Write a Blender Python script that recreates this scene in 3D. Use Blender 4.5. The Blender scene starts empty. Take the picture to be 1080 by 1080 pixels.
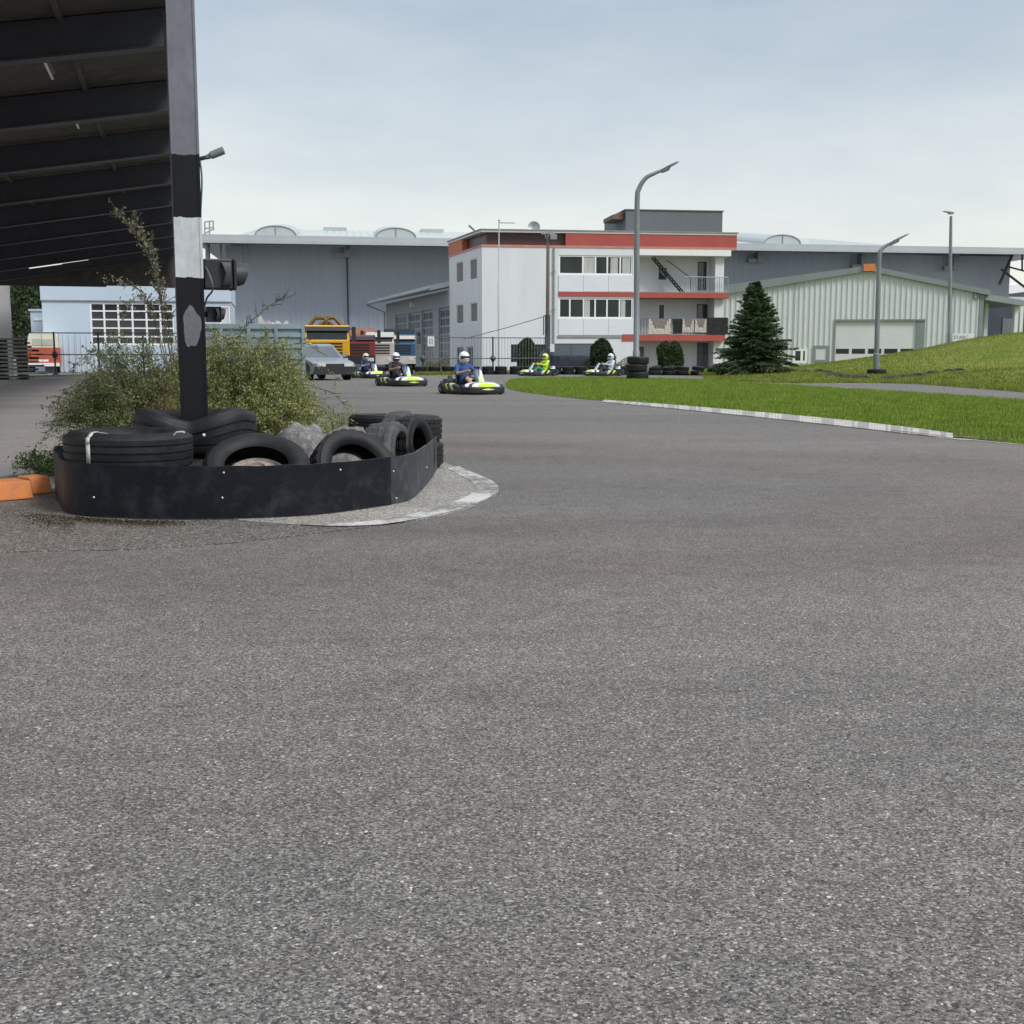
import bpy, bmesh, math, random
import numpy as np
from mathutils import Vector, Matrix, Quaternion

random.seed(7); RNG = np.random.default_rng(11)
sc = bpy.context.scene
COL = sc.collection
R = math.radians

# ------------------------------------------------------------------ survey of the place
F = 1250.0; CH = 0.95; TH = math.atan(165/1250.0)
CT, ST = math.cos(TH), math.sin(TH)

def ray(u, v):
    a = (u-540)/F; b = (540-v)/F
    return (a, CT+b*ST, -ST+b*CT)

def P(u, v, Y):
    d = ray(u, v); t = Y/d[1]
    return Vector((d[0]*t, Y, CH+d[2]*t))

def G(u, v, z=0.0):
    d = ray(u, v); t = (z-CH)/d[2]
    return Vector((d[0]*t, d[1]*t, z))

# ------------------------------------------------------------------ materials
def nd(nt, typ, **kw):
    n = nt.nodes.new(typ)
    for k, val in kw.items():
        setattr(n, k, val)
    return n

def ramp(nt, stops, interp='LINEAR'):
    n = nt.nodes.new('ShaderNodeValToRGB'); cr = n.color_ramp; cr.interpolation = interp
    while len(cr.elements) < len(stops): cr.elements.new(0.5)
    for e, (p, c) in zip(cr.elements, stops):
        e.position = p; e.color = (c[0], c[1], c[2], 1) if not isinstance(c, float) else (c, c, c, 1)
    return n

def mixc(nt, fac, a, b, mode='MIX'):
    n = nt.nodes.new('ShaderNodeMix'); n.data_type = 'RGBA'; n.blend_type = mode
    for s, val in ((0, fac), (6, a), (7, b)):
        if hasattr(val, 'links'): nt.links.new(val, n.inputs[s])
        elif isinstance(val, (tuple, list)): n.inputs[s].default_value = (*val[:3], 1)
        else: n.inputs[s].default_value = val
    return n.outputs[2]

def noise(nt, vec, scale, detail=4, rough=.55):
    n = nt.nodes.new('ShaderNodeTexNoise'); n.inputs['Scale'].default_value = scale
    n.inputs['Detail'].default_value = detail; n.inputs['Roughness'].default_value = rough
    nt.links.new(vec, n.inputs['Vector']); return n

def mapping(nt, vec, scale=(1, 1, 1), rot=(0, 0, 0)):
    n = nt.nodes.new('ShaderNodeMapping'); n.inputs['Scale'].default_value = scale; n.inputs['Rotation'].default_value = rot
    nt.links.new(vec, n.inputs['Vector']); return n.outputs[0]

def newmat(name):
    m = bpy.data.materials.new(name); m.use_nodes = True
    nt = m.node_tree; b = nt.nodes['Principled BSDF']
    tc = nt.nodes.new('ShaderNodeTexCoord')
    return m, nt, b, tc.outputs['Object']

def bump(nt, b, height, strength=.3, dist=.01):
    n = nt.nodes.new('ShaderNodeBump'); n.inputs['Strength'].default_value = strength; n.inputs['Distance'].default_value = dist
    nt.links.new(height, n.inputs['Height']); nt.links.new(n.outputs[0], b.inputs['Normal'])

MATS = {}
def pbr(name, col, rough=.6, var=.18, scale=3.0, bmp=0.0, metal=0.0, spec=.5, streak=False, dirt=None, dirt_amt=.5, fine=0.0, coat=0.0):
    if name in MATS: return MATS[name]
    m, nt, b, vec = newmat(name)
    v2 = mapping(nt, vec, (1, 1, .12)) if streak else vec
    n1 = noise(nt, v2, scale, 6, .6)
    lo = tuple(c*(1-var) for c in col); hi = tuple(min(1, c*(1+var)) for c in col)
    out = mixc(nt, ramp_out(nt, n1, .3, .7), lo, hi)
    if fine:
        n3 = noise(nt, vec, scale*30, 3, .6)
        out = mixc(nt, ramp_out(nt, n3, .35, .65), out, mixc(nt, 1.0, out, (1-fine,)*3, 'MULTIPLY'))
    if dirt:
        n2 = noise(nt, v2, scale*2.3+1, 8, .65)
        f = nt.nodes.new('ShaderNodeMath'); f.operation = 'MULTIPLY'; f.inputs[1].default_value = dirt_amt
        nt.links.new(ramp_out(nt, n2, .48, .7), f.inputs[0])
        out = mixc(nt, f.outputs[0], out, dirt)
    nt.links.new(out, b.inputs['Base Color'])
    mr = nt.nodes.new('ShaderNodeMapRange'); mr.inputs[3].default_value = max(.02, rough-.1); mr.inputs[4].default_value = min(1, rough+.12)
    nt.links.new(n1.outputs[0], mr.inputs[0]); nt.links.new(mr.outputs[0], b.inputs['Roughness'])
    b.inputs['Metallic'].default_value = metal; b.inputs['Specular IOR Level'].default_value = spec
    b.inputs['Coat Weight'].default_value = coat
    if bmp:
        nb = noise(nt, vec, scale*18, 4, .6); bump(nt, b, nb.outputs[0], bmp, .01)
    MATS[name] = m; return m

def ramp_out(nt, n, a, b_):
    mr = nt.nodes.new('ShaderNodeMapRange'); mr.inputs[1].default_value = a; mr.inputs[2].default_value = b_
    nt.links.new(n.outputs[0], mr.inputs[0]); return mr.outputs[0]

def asphalt(name, lo, mid, hi, grain=150.0, tint_amt=.35, bright=.1, contrast=1.0, lanes=None):
    m, nt, b, vec0 = newmat(name)
    # broken, angular chippings: the cell pattern is pushed about by a fine noise
    dn = noise(nt, vec0, grain*1.1, 2, .6)
    dv = nt.nodes.new('ShaderNodeVectorMath'); dv.operation = 'MULTIPLY_ADD'; nt.links.new(dn.outputs['Color'], dv.inputs[0])
    dv.inputs[1].default_value = (.75/grain,)*3; nt.links.new(vec0, dv.inputs[2]); vec = dv.outputs[0]
    def vor(scale, rnd=1.0):
        n = nt.nodes.new('ShaderNodeTexVoronoi'); n.inputs['Scale'].default_value = scale; n.inputs['Randomness'].default_value = rnd
        nt.links.new(vec, n.inputs['Vector']); return n
    def sep(o):
        s = nt.nodes.new('ShaderNodeSeparateColor'); nt.links.new(o, s.inputs[0]); return s
    v1 = vor(grain*1.25); s1 = sep(v1.outputs['Color'])
    warm = lambda c, k: (c[0]*k, c[1]*k, c[2]*k)
    r1 = ramp(nt, [(0, warm(lo, .45)), (.25, lo), (.5, mid), (.72, warm(mid, 1.25)), (.88, hi), (1.0, warm(hi, 1.5))]); nt.links.new(s1.outputs[0], r1.inputs[0])
    c = r1.outputs[0]
    def stones(scale, share, dmin, dmax, cols, seed):
        nonlocal c
        v = vor(scale); s_ = sep(v.outputs['Color'])
        th = ramp(nt, [(0, (0, 0, 0)), (1-share-.02, (0, 0, 0)), (1-share, (1, 1, 1))]); nt.links.new(s_.outputs[seed], th.inputs[0])
        # each stone its own size
        sz = nt.nodes.new('ShaderNodeMapRange'); sz.inputs[3].default_value = dmin; sz.inputs[4].default_value = dmax; nt.links.new(s_.outputs[(seed+2) % 3], sz.inputs[0])
        lt = nt.nodes.new('ShaderNodeMath'); lt.operation = 'LESS_THAN'; nt.links.new(v.outputs['Distance'], lt.inputs[0]); nt.links.new(sz.outputs[0], lt.inputs[1])
        mu = nt.nodes.new('ShaderNodeMath'); mu.operation = 'MULTIPLY'; nt.links.new(th.outputs[0], mu.inputs[0]); nt.links.new(lt.outputs[0], mu.inputs[1])
        st = ramp(nt, cols); nt.links.new(s_.outputs[(seed+1) % 3], st.inputs[0])
        c = mixc(nt, mu.outputs[0], c, st.outputs[0])
    stones(grain*.62, .18, .12, .5, [(0, warm(mid, 1.1)), (.5, warm(hi, 1.0)), (1, warm(hi, 1.35))], 1)
    stones(grain*.55, .14, .12, .45, [(0, warm(lo, .5)), (1, warm(lo, 1.1))], 2)
    stones(grain*.56, bright*.62, .16, .52, [(0, warm(hi, 1.2)), (.5, (.36, .345, .325)), (1, (.55, .53, .50))], 0)
    stones(grain*.8, bright*1.1, .10, .45, [(0, warm(hi, 1.2)), (1, (.50, .48, .45))], 2)
    stones(grain*.22, .12, .05, .22, [(0, warm(lo, .35)), (.7, warm(lo, .6)), (1, warm(hi, 1.3))], 1)
    n1 = noise(nt, vec0, .55, 6, .6); n2 = noise(nt, mapping(nt, vec0, (.35, 1.3, 1)), .5, 5, .6); n3 = noise(nt, vec0, 6.0, 5, .65)
    f = nt.nodes.new('ShaderNodeMath'); f.operation = 'MULTIPLY'; f.inputs[1].default_value = tint_amt
    nt.links.new(ramp_out(nt, n1, .45, .75), f.inputs[0])
    c = mixc(nt, f.outputs[0], c, mixc(nt, 1.0, c, (1.24, 1.0, .9), 'MULTIPLY'))
    w = ramp(nt, [(.3, (.82, .82, .83)), (.5, (1, 1, 1)), (.72, (1.14, 1.13, 1.12))]); nt.links.new(n2.outputs[0], w.inputs[0])
    c = mixc(nt, 1.0, c, w.outputs[0], 'MULTIPLY')
    w3 = ramp(nt, [(.3, (.86, .86, .86)), (.7, (1.12, 1.12, 1.12))]); nt.links.new(n3.outputs[0], w3.inputs[0])
    c = mixc(nt, 1.0, c, w3.outputs[0], 'MULTIPLY')
    if lanes:
        # rubbered-in and dusty bands that sweep round the tyre island
        vd = nt.nodes.new('ShaderNodeVectorMath'); vd.operation = 'DISTANCE'; nt.links.new(mapping(nt, vec0, (.62, 1, 1)), vd.inputs[0]); vd.inputs[1].default_value = (lanes[0]*.62, lanes[1], 0)
        nl = noise(nt, vec0, .45, 4, .55); ml = nt.nodes.new('ShaderNodeMath'); ml.operation = 'MULTIPLY_ADD'; ml.inputs[1].default_value = 1.5
        nt.links.new(nl.outputs[0], ml.inputs[0]); nt.links.new(vd.outputs['Value'], ml.inputs[2])
        dv2 = nt.nodes.new('ShaderNodeMath'); dv2.operation = 'DIVIDE'; dv2.inputs[1].default_value = 12.0; nt.links.new(ml.outputs[0], dv2.inputs[0])
        rl = ramp(nt, [(.22, (1, 1, 1)), (.26, (.90, .87, .86)), (.30, (1.05, .99, .955)), (.36, (.93, .885, .865)), (.42, (1.10, 1.06, 1.03)), (.50, (1.16, 1.14, 1.11)), (.57, (1.03, 1.02, 1.01)), (.66, (1.06, 1.06, 1.05)), (.8, (.96, .96, .97)), (1, (1.02, 1.02, 1.02))]); nt.links.new(dv2.outputs[0], rl.inputs[0])
        c = mixc(nt, 1.0, c, rl.outputs[0], 'MULTIPLY')
        # skid smears
        ns = noise(nt, mapping(nt, vec0, (.5, 3.2, 1), (0, 0, .25)), 1.1, 6, .65); rs = ramp(nt, [(.60, (1, 1, 1)), (.72, (.78, .77, .77))]); nt.links.new(ns.outputs[0], rs.inputs[0])
        c = mixc(nt, 1.0, c, rs.outputs[0], 'MULTIPLY')
    nt.links.new(c, b.inputs['Base Color'])
    b.inputs['Roughness'].default_value = .8; b.inputs['Specular IOR Level'].default_value = .35
    inv = nt.nodes.new('ShaderNodeMath'); inv.operation = 'SUBTRACT'; inv.inputs[0].default_value = 1.0
    nt.links.new(v1.outputs['Distance'], inv.inputs[1])
    bump(nt, b, inv.outputs[0], .6, .004)
    return m

def leafmat(name, stops, rough=.55, trans=.25):
    m, nt, b, vec = newmat(name)
    g = nt.nodes.new('ShaderNodeNewGeometry')
    r = ramp(nt, stops); nt.links.new(g.outputs['Random Per Island'], r.inputs[0])
    n1 = noise(nt, vec, 1.6, 4)
    w = ramp(nt, [(.3, (.7, .74, .65)), (.7, (1.25, 1.2, 1.1))]); nt.links.new(n1.outputs[0], w.inputs[0])
    c = mixc(nt, 1.0, r.outputs[0], w.outputs[0], 'MULTIPLY')
    nt.links.new(c, b.inputs['Base Color']); b.inputs['Roughness'].default_value = rough
    b.inputs['Specular IOR Level'].default_value = .3
    t = nt.nodes.new('ShaderNodeBsdfTranslucent'); nt.links.new(c, t.inputs[0])
    mx = nt.nodes.new('ShaderNodeMixShader'); mx.inputs[0].default_value = trans
    nt.links.new(b.outputs[0], mx.inputs[1]); nt.links.new(t.outputs[0], mx.inputs[2])
    nt.links.new(mx.outputs[0], nt.nodes['Material Output'].inputs[0])
    return m

# ------------------------------------------------------------------ mesh builder
ORIG = {}
class MB:
    def __init__(s): s.v = []; s.f = []; s.m = []; s.s = []
    def add(s, vs, fs, m=0, smooth=False):
        o = len(s.v); s.v += [tuple(x) for x in vs]
        for f in fs: s.f.append(tuple(i+o for i in f)); s.m.append(m); s.s.append(smooth)
        return s
    def hexa(s, p, m=0):
        return s.add(p, [(0, 3, 2, 1), (4, 5, 6, 7), (0, 1, 5, 4), (1, 2, 6, 5), (2, 3, 7, 6), (3, 0, 4, 7)], m)
    def box(s, c, d, rz=0, m=0, M=None):
        x, y, z = d[0]/2, d[1]/2, d[2]/2
        pts = [(-x, -y, -z), (x, -y, -z), (x, y, -z), (-x, y, -z), (-x, -y, z), (x, -y, z), (x, y, z), (-x, y, z)]
        Mx = M if M is not None else Matrix.Rotation(rz, 3, 'Z')
        return s.hexa([Mx @ Vector(p)+Vector(c) for p in pts], m)
    def loft(s, loops, m=0, smooth=True, cap=True, close=False):
        n = len(loops[0]); vs = [p for L in loops for p in L]; fs = []
        k = len(loops)
        for i in range(k if close else k-1):
            for j in range(n):
                a = i*n+j; b = i*n+(j+1) % n; c = ((i+1) % k)*n+(j+1) % n; d = ((i+1) % k)*n+j
                fs.append((a, b, c, d))
        s.add(vs, fs, m, smooth)
        if cap and not close:
            s.add(loops[0], [tuple(range(n))[::-1]], m); s.add(loops[-1], [tuple(range(n))], m)
        return s
    def tube(s, pts, r, n=8, m=0, cap=True):
        pts = [Vector(p) for p in pts]; rs = r if isinstance(r, (list, tuple)) else [r]*len(pts)
        loops = []; up = None
        for i, p in enumerate(pts):
            t = (pts[min(i+1, len(pts)-1)]-pts[max(i-1, 0)])
            if t.length < 1e-9: t = Vector((0, 0, 1))
            t.normalize()
            if up is None:
                up = Vector((0, 0, 1)) if abs(t.z) < .9 else Vector((1, 0, 0))
            a = t.cross(up)
            if a.length < 1e-4: a = t.cross(Vector((0, 1, 0)))
            a.normalize(); b = a.cross(t).normalized(); up = b
            loops.append([p+(a*math.cos(q)+b*math.sin(q))*rs[i] for q in (2*math.pi*k/n for k in range(n))])
        return s.loft(loops, m, True, cap)
    def cyl(s, p0, p1, r0, r1=None, n=14, m=0):
        return s.tube([p0, p1], [r0, r0 if r1 is None else r1], n, m)
    def lathe(s, prof, n=24, M=None, m=0, close=False):
        M = M or Matrix.Identity(4)
        loops = [[M @ Vector((r*math.cos(2*math.pi*k/n), r*math.sin(2*math.pi*k/n), z)) for r, z in prof] for k in range(n)]
        k = len(prof); vs = [p for L in loops for p in L]; fs = []
        for i in range(n):
            for j in range(k if close else k-1):
                fs.append((i*k+j, ((i+1) % n)*k+j, ((i+1) % n)*k+(j+1) % k, i*k+(j+1) % k))
        return s.add(vs, fs, m, True)
    def prism(s, poly, vec, m=0):
        n = len(poly); vec = Vector(vec); a = [Vector(p) for p in poly]; b = [p+vec for p in a]
        return s.add(a+b, [tuple(range(n))[::-1], tuple(range(n, 2*n))]+[(i, (i+1) % n, n+(i+1) % n, n+i) for i in range(n)], m)
    def sphere(s, c, r, m=0, n=14, k=8, sc_=(1, 1, 1)):
        c = Vector(c); loops = []
        for i in range(1, k):
            a = math.pi*i/k
            loops.append([c+Vector((r*sc_[0]*math.sin(a)*math.cos(2*math.pi*j/n), r*sc_[1]*math.sin(a)*math.sin(2*math.pi*j/n), r*sc_[2]*math.cos(a))) for j in range(n)])
        return s.loft(loops, m, True, True)
    def build(s, name, mats, parent=None, normals=True, bevel=0, origin=None):
        o0 = Vector(origin) if origin is not None else ORIG.get(parent.name if parent else None, Vector((0, 0, 0)))
        me = bpy.data.meshes.new(name)
        me.from_pydata([(a[0]-o0[0], a[1]-o0[1], a[2]-o0[2]) for a in s.v], [], s.f)
        for mt in (mats if isinstance(mats, (list, tuple)) else [mats]): me.materials.append(mt)
        me.polygons.foreach_set('material_index', s.m); me.polygons.foreach_set('use_smooth', s.s)
        if normals:
            bm = bmesh.new(); bm.from_mesh(me); bmesh.ops.recalc_face_normals(bm, faces=bm.faces); bm.to_mesh(me); bm.free()
        me.update()
        if any(s.s): me.set_sharp_from_angle(angle=R(38))
        o = bpy.data.objects.new(name, me); COL.objects.link(o)
        if parent:
            o.parent = parent; ORIG[o.name] = o0
        else:
            o.location = o0; ORIG[o.name] = o0
        if bevel:
            md = o.modifiers.new('bevel', 'BEVEL'); md.width = bevel; md.segments = 2; md.limit_method = 'ANGLE'
        return o

def tag(o, label=None, cat=None, group=None, kind=None):
    if label: o['label'] = label
    if cat: o['category'] = cat
    if group: o['group'] = group
    if kind: o['kind'] = kind
    return o

def thing(name, label, cat, loc=(0, 0, 0), rz=0, group=None):
    o = bpy.data.objects.new(name, None); COL.objects.link(o)
    o.empty_display_size = .2
    o.location = loc; o.rotation_euler = (0, 0, rz)
    ORIG[o.name] = Vector(loc) if rz == 0 else Vector((0, 0, 0))
    return tag(o, label, cat, group)

def local(name, label, cat, loc, rz=0, group=None):
    """a thing whose parts are built round its own origin"""
    o = thing(name, label, cat, (0, 0, 0), 0, group); o.location = loc; o.rotation_euler = (0, 0, rz); return o

def copy_tree(o, parent=None):
    c = o.copy(); COL.objects.link(c); c.parent = parent
    if parent is not None: c.matrix_parent_inverse = o.matrix_parent_inverse.copy()
    for ch in list(o.children): copy_tree(ch, c)
    return c

def fast_mesh(name, verts, k, mat, parent=None, origin=(0, 0, 0)):
    """verts: (n*k,3) array; each k verts make one face"""
    n = len(verts)//k
    me = bpy.data.meshes.new(name); o0 = ORIG[parent.name] if parent else Vector(origin)
    v = np.asarray(verts, dtype=np.float32)-np.array(o0, dtype=np.float32)
    me.vertices.add(n*k); me.vertices.foreach_set('co', v.ravel())
    me.loops.add(n*k); me.loops.foreach_set('vertex_index', np.arange(n*k, dtype=np.int32))
    me.polygons.add(n); me.polygons.foreach_set('loop_start', np.arange(0, n*k, k, dtype=np.int32))
    me.update(calc_edges=True); me.validate()
    for mt in (mat if isinstance(mat, (list, tuple)) else [mat]): me.materials.append(mt)
    o = bpy.data.objects.new(name, me); COL.objects.link(o)
    if parent: o.parent = parent; ORIG[o.name] = Vector(o0)
    else: o.location = o0
    return o

# ------------------------------------------------------------------ facades
class Plane:
    def __init__(s, A, B):
        s.A = Vector((A[0], A[1])); s.B = Vector((B[0], B[1])); d = s.B-s.A; s.L = d.length; s.t = d/s.L
        n = Vector((s.t.y, -s.t.x)); s.n = n if n.dot(-s.A) > 0 else -n
    def off(s, o): return Plane(s.A+s.n*o, s.B+s.n*o)
    def hit(s, u, v):
        d = ray(u, v); k = s.A.dot(s.n)/(d[0]*s.n.x+d[1]*s.n.y)
        p = Vector((d[0]*k, d[1]*k)); return (p-s.A).dot(s.t), CH+d[2]*k
    def pt(s, a, z, o=0):
        p = s.A+s.t*a+s.n*o; return Vector((p.x, p.y, z))
    def rect(s, u0, v0, u1, v1):
        vm = (v0+v1)/2; um = (u0+u1)/2
        a = s.hit(u0, vm)[0]; b = s.hit(u1, vm)[0]; zt = s.hit(um, v0)[1]; zb = s.hit(um, v1)[1]
        return min(a, b), max(a, b), zb, zt
    def box(s, mb, a0, a1, z0, z1, o0, o1, m=0):
        q = [s.pt(a0, z0, o1), s.pt(a1, z0, o1), s.pt(a1, z0, o0), s.pt(a0, z0, o0),
             s.pt(a0, z1, o1), s.pt(a1, z1, o1), s.pt(a1, z1, o0), s.pt(a0, z1, o0)]
        mb.hexa(q, m)
    def pbox(s, mb, u0, v0, u1, v1, o0, o1, m=0):
        a0, a1, z0, z1 = s.rect(u0, v0, u1, v1); s.box(mb, a0, a1, z0, z1, o0, o1, m)
    def wall(s, mb, a0, a1, z0, z1, holes=(), t=.18, m=0):
        xs = sorted({a0, a1, *[h[0] for h in holes], *[h[1] for h in holes]})
        zs = sorted({z0, z1, *[h[2] for h in holes], *[h[3] for h in holes]})
        for i in range(len(xs)-1):
            for j in range(len(zs)-1):
                cx = (xs[i]+xs[i+1])/2; cz = (zs[j]+zs[j+1])/2
                if any(h[0] < cx < h[1] and h[2] < cz < h[3] for h in holes): continue
                mb.add([s.pt(xs[i], zs[j]), s.pt(xs[i+1], zs[j]), s.pt(xs[i+1], zs[j+1]), s.pt(xs[i], zs[j+1])], [(0, 1, 2, 3)], m)
        for a, b, c, d in holes:
            for p, q in (((a, c), (b, c)), ((b, c), (b, d)), ((b, d), (a, d)), ((a, d), (a, c))):
                mb.add([s.pt(*p), s.pt(*q), s.pt(*q, -t), s.pt(*p, -t)], [(0, 1, 2, 3)], m)
    def corr(s, mb, a0, a1, z0, top, holes=(), pitch=.4, dep=.05, m=0):
        n = max(1, int(round((a1-a0)/pitch))); st = (a1-a0)/n; prof = []
        for i in range(n):
            x = a0+i*st; prof += [(x, 0), (x+st*.55, 0), (x+st*.65, dep), (x+st*.9, dep)]
        prof.append((a1, 0))
        xs = prof[:]
        for h in holes:
            for e in (h[0], h[1]): xs.append((e, 0))
        xs.sort()
        for (xa, oa), (xb, ob) in zip(xs[:-1], xs[1:]):
            if xb-xa < 1e-5: continue
            cx = (xa+xb)/2; spans = [(z0, None)]
            for h in holes:
                if h[0] < cx < h[1]:
                    spans = ([(z0, h[2])] if h[2] > z0+.01 else [])+[(h[3], None)]
            for za, zb in spans:
                mb.add([s.pt(xa, za, oa), s.pt(xb, za, ob), s.pt(xb, top(xb) if zb is None else zb, ob), s.pt(xa, top(xa) if zb is None else zb, oa)], [(0, 1, 2, 3)], m)

def window(pl, r, parent, fm, gm, cols=(), rows=(), t=.16, fw=.07, name='window', pane='pane', curtains=None):
    a0, a1, z0, z1 = r; mb = MB(); g = MB()
    pl.box(mb, a0, a1, z0, z0+fw, -t, -t+.07); pl.box(mb, a0, a1, z1-fw, z1, -t, -t+.07)
    pl.box(mb, a0, a0+fw, z0+fw, z1-fw, -t, -t+.07); pl.box(mb, a1-fw, a1, z0+fw, z1-fw, -t, -t+.07)
    for c in cols:
        x = a0+(a1-a0)*c; pl.box(mb, x-fw/2, x+fw/2, z0+fw, z1-fw, -t+.002, -t+.067)
    for c in rows:
        z = z0+(z1-z0)*c; pl.box(mb, a0+fw, a1-fw, z-fw*.4, z+fw*.4, -t+.004, -t+.062)
    pl.box(g, a0+.004, a1-.004, z0+.004, z1-.004, -t-.02, -t+.02)
    f = mb.build(name, fm, parent); p = g.build(pane, gm, f)
    if curtains:
        for c0, c1, cm in curtains:
            q = MB(); pl.box(q, a0+(a1-a0)*c0, a0+(a1-a0)*c1, z0+fw, z1-fw, -t+.021, -t+.03); q.build('curtain', cm, f)
    return f

# ------------------------------------------------------------------ camera, sky, light
cam = bpy.data.cameras.new('camera'); cam.sensor_width = 36; cam.lens = 36*F/1080; cam.clip_start = .05; cam.clip_end = 6000
co = bpy.data.objects.new('camera', cam); COL.objects.link(co); sc.camera = co
co.location = (0, 0, CH); co.rotation_euler = (math.pi/2-TH, 0, 0)

SUN_EL, SUN_AZ = R(44), R(128)      # azimuth measured clockwise from +Y: behind the camera, to the right
w = bpy.data.worlds.new('World'); sc.world = w; w.use_nodes = True
nt = w.node_tree; bg = nt.nodes['Background']
sky = nd(nt, 'ShaderNodeTexSky', sky_type='NISHITA', sun_disc=False, sun_elevation=SUN_EL, sun_rotation=SUN_AZ)
tcw = nt.nodes.new('ShaderNodeTexCoord'); sx = nt.nodes.new('ShaderNodeSeparateXYZ'); nt.links.new(tcw.outputs['Generated'], sx.inputs[0])
# overcast: a sheet of thin cloud, paler towards the horizon, over the clear sky
cl = ramp(nt, [(0.0, (5.15, 5.2, 4.75)), (.07, (5.0, 5.12, 4.85)), (.14, (4.4, 4.7, 4.75)), (.22, (3.5, 3.95, 4.3)), (.31, (2.85, 3.33, 3.9)), (.5, (4.6, 5.0, 5.5)), (1.0, (8.2, 8.4, 8.6))])
nt.links.new(sx.outputs[2], cl.inputs[0])
cn = noise(nt, mapping(nt, tcw.outputs['Generated'], (2.2, 2.2, 7.5)), 1.7, 7, .58)
cr2 = ramp(nt, [(.32, (.895, .915, .945)), (.50, (1, 1, 1)), (.66, (1.105, 1.09, 1.055))]); nt.links.new(cn.outputs[0], cr2.inputs[0])
cloud = mixc(nt, 1.0, cl.outputs[0], cr2.outputs[0], 'MULTIPLY')
out = mixc(nt, .9, sky.outputs[0], cloud)
nt.links.new(out, bg.inputs[0]); bg.inputs[1].default_value = .1

sl = bpy.data.lights.new('sun', 'SUN'); sl.energy = 1.5; sl.angle = R(15); sl.color = (1, .975, .94)
so = bpy.data.objects.new('sun', sl); COL.objects.link(so)
sd = Vector((math.sin(SUN_AZ)*math.cos(SUN_EL), math.cos(SUN_AZ)*math.cos(SUN_EL), math.sin(SUN_EL)))
so.rotation_euler = sd.to_track_quat('Z', 'Y').to_euler(); so.location = sd*200
sc.view_settings.view_transform = 'Standard'; sc.view_settings.look = 'None'; sc.view_settings.gamma = 1; sc.view_settings.exposure = 0.75
sc.cycles.max_bounces = 6; sc.cycles.use_denoising = True

# ------------------------------------------------------------------ shared materials
white_wall = pbr('white render', (.65, .67, .68), .85, .04, .6, .05, streak=True, dirt=(.46, .47, .46), dirt_amt=.22)
white_trim = pbr('white trim', (.74, .74, .72), .5, .05, 2)
white_pvc = pbr('white window plastic', (.78, .79, .8), .35, .03, 2)
panel_white = pbr('white parapet panel', (.66, .69, .72), .4, .04, 1.2)
red_band = pbr('red fascia', (.36, .068, .055), .6, .1, .9, streak=True)
red_pale = pbr('faded red trim', (.5, .2, .16), .7, .15, 1.5)
dark_glass = pbr('dark glass', (.02, .026, .03), .07, .3, .5, spec=.8)
mid_glass = pbr('greenish glass', (.022, .032, .030), .08, .4, .7, spec=.35)
car_glass = pbr('car glass', (.07, .09, .11), .08, .2, 1, spec=.7)
curtain_m = pbr('pale curtain', (.42, .43, .4), .9, .18, 6, streak=True)
roof_grey = pbr('grey roof edge', (.25, .27, .26), .55, .12, 1)
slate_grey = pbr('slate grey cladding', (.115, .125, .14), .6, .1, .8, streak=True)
hall_wall = pbr('blue grey cladding', (.45, .50, .57), .6, .06, .25, streak=True)
hall_fascia = pbr('pale grey fascia', (.40, .43, .44), .45, .06, .5)
hall_roof = pbr('pale metal roof', (.46, .51, .50), .4, .08, .3, streak=True)
skylight_m = pbr('cloudy skylight', (.42, .46, .47), .3, .06, .8)
steel = pbr('galvanised steel', (.30, .32, .33), .45, .15, 3, metal=.5)
steel_dk = pbr('dark steel', (.07, .075, .085), .5, .2, 3, metal=.3)
iron_bk = pbr('black ironwork', (.025, .026, .03), .5, .2, 5)
mint = pbr('pale grey green metal', (.57, .60, .60), .45, .04, .3, dirt=(.45, .49, .46), dirt_amt=.3)
mint_trim = pbr('grey green trim', (.20, .235, .235), .5, .1, 1)
door_white = pbr('roller door white', (.60, .61, .62), .5, .05, .8)
blue_wall = pbr('pale blue cladding', (.47, .555, .65), .55, .05, .5, streak=True)
garage_wall = pbr('grey render', (.34, .35, .37), .85, .06, 1, .05)
garage_panel = pbr('grey door panel', (.27, .31, .36), .5, .08, 1)
shed_dark = pbr('dark blue cladding', (.035, .045, .062), .6, .2, 1)
orange_p = pbr('orange paint', (.60, .20, .06), .6, .12, 2)
concrete = pbr('concrete', (.30, .285, .26), .9, .15, 2, .3, fine=.25, dirt=(.2, .18, .16))
rubber = pbr('tyre rubber', (.011, .0115, .0135), .55, .25, 6, .25, fine=.3, dirt=(.034, .032, .031), dirt_amt=.45, spec=.35)
rubber_grey = pbr('grey worn rubber', (.06, .062, .07), .65, .3, 7, .3, fine=.3, dirt=(.13, .125, .12), dirt_amt=.6)
rubber_dust = pbr('dusty rubber', (.24, .238, .23), .9, .4, 9, .4, fine=.5, dirt=(.06, .06, .06), dirt_amt=.7)
belt_m = pbr('conveyor belt rubber', (.0085, .010, .0155), .5, .3, 2.5, .12, streak=False, dirt=(.036, .040, .048), dirt_amt=.6, fine=.3, spec=.2)
belt_m2 = pbr('scuffed belt rubber', (.026, .030, .038), .5, .35, 4, .15, dirt=(.10, .105, .115), dirt_amt=.55, fine=.25)
bolt_m = pbr('zinc bolt', (.65, .65, .62), .35, .1, 9, metal=.4)

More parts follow.
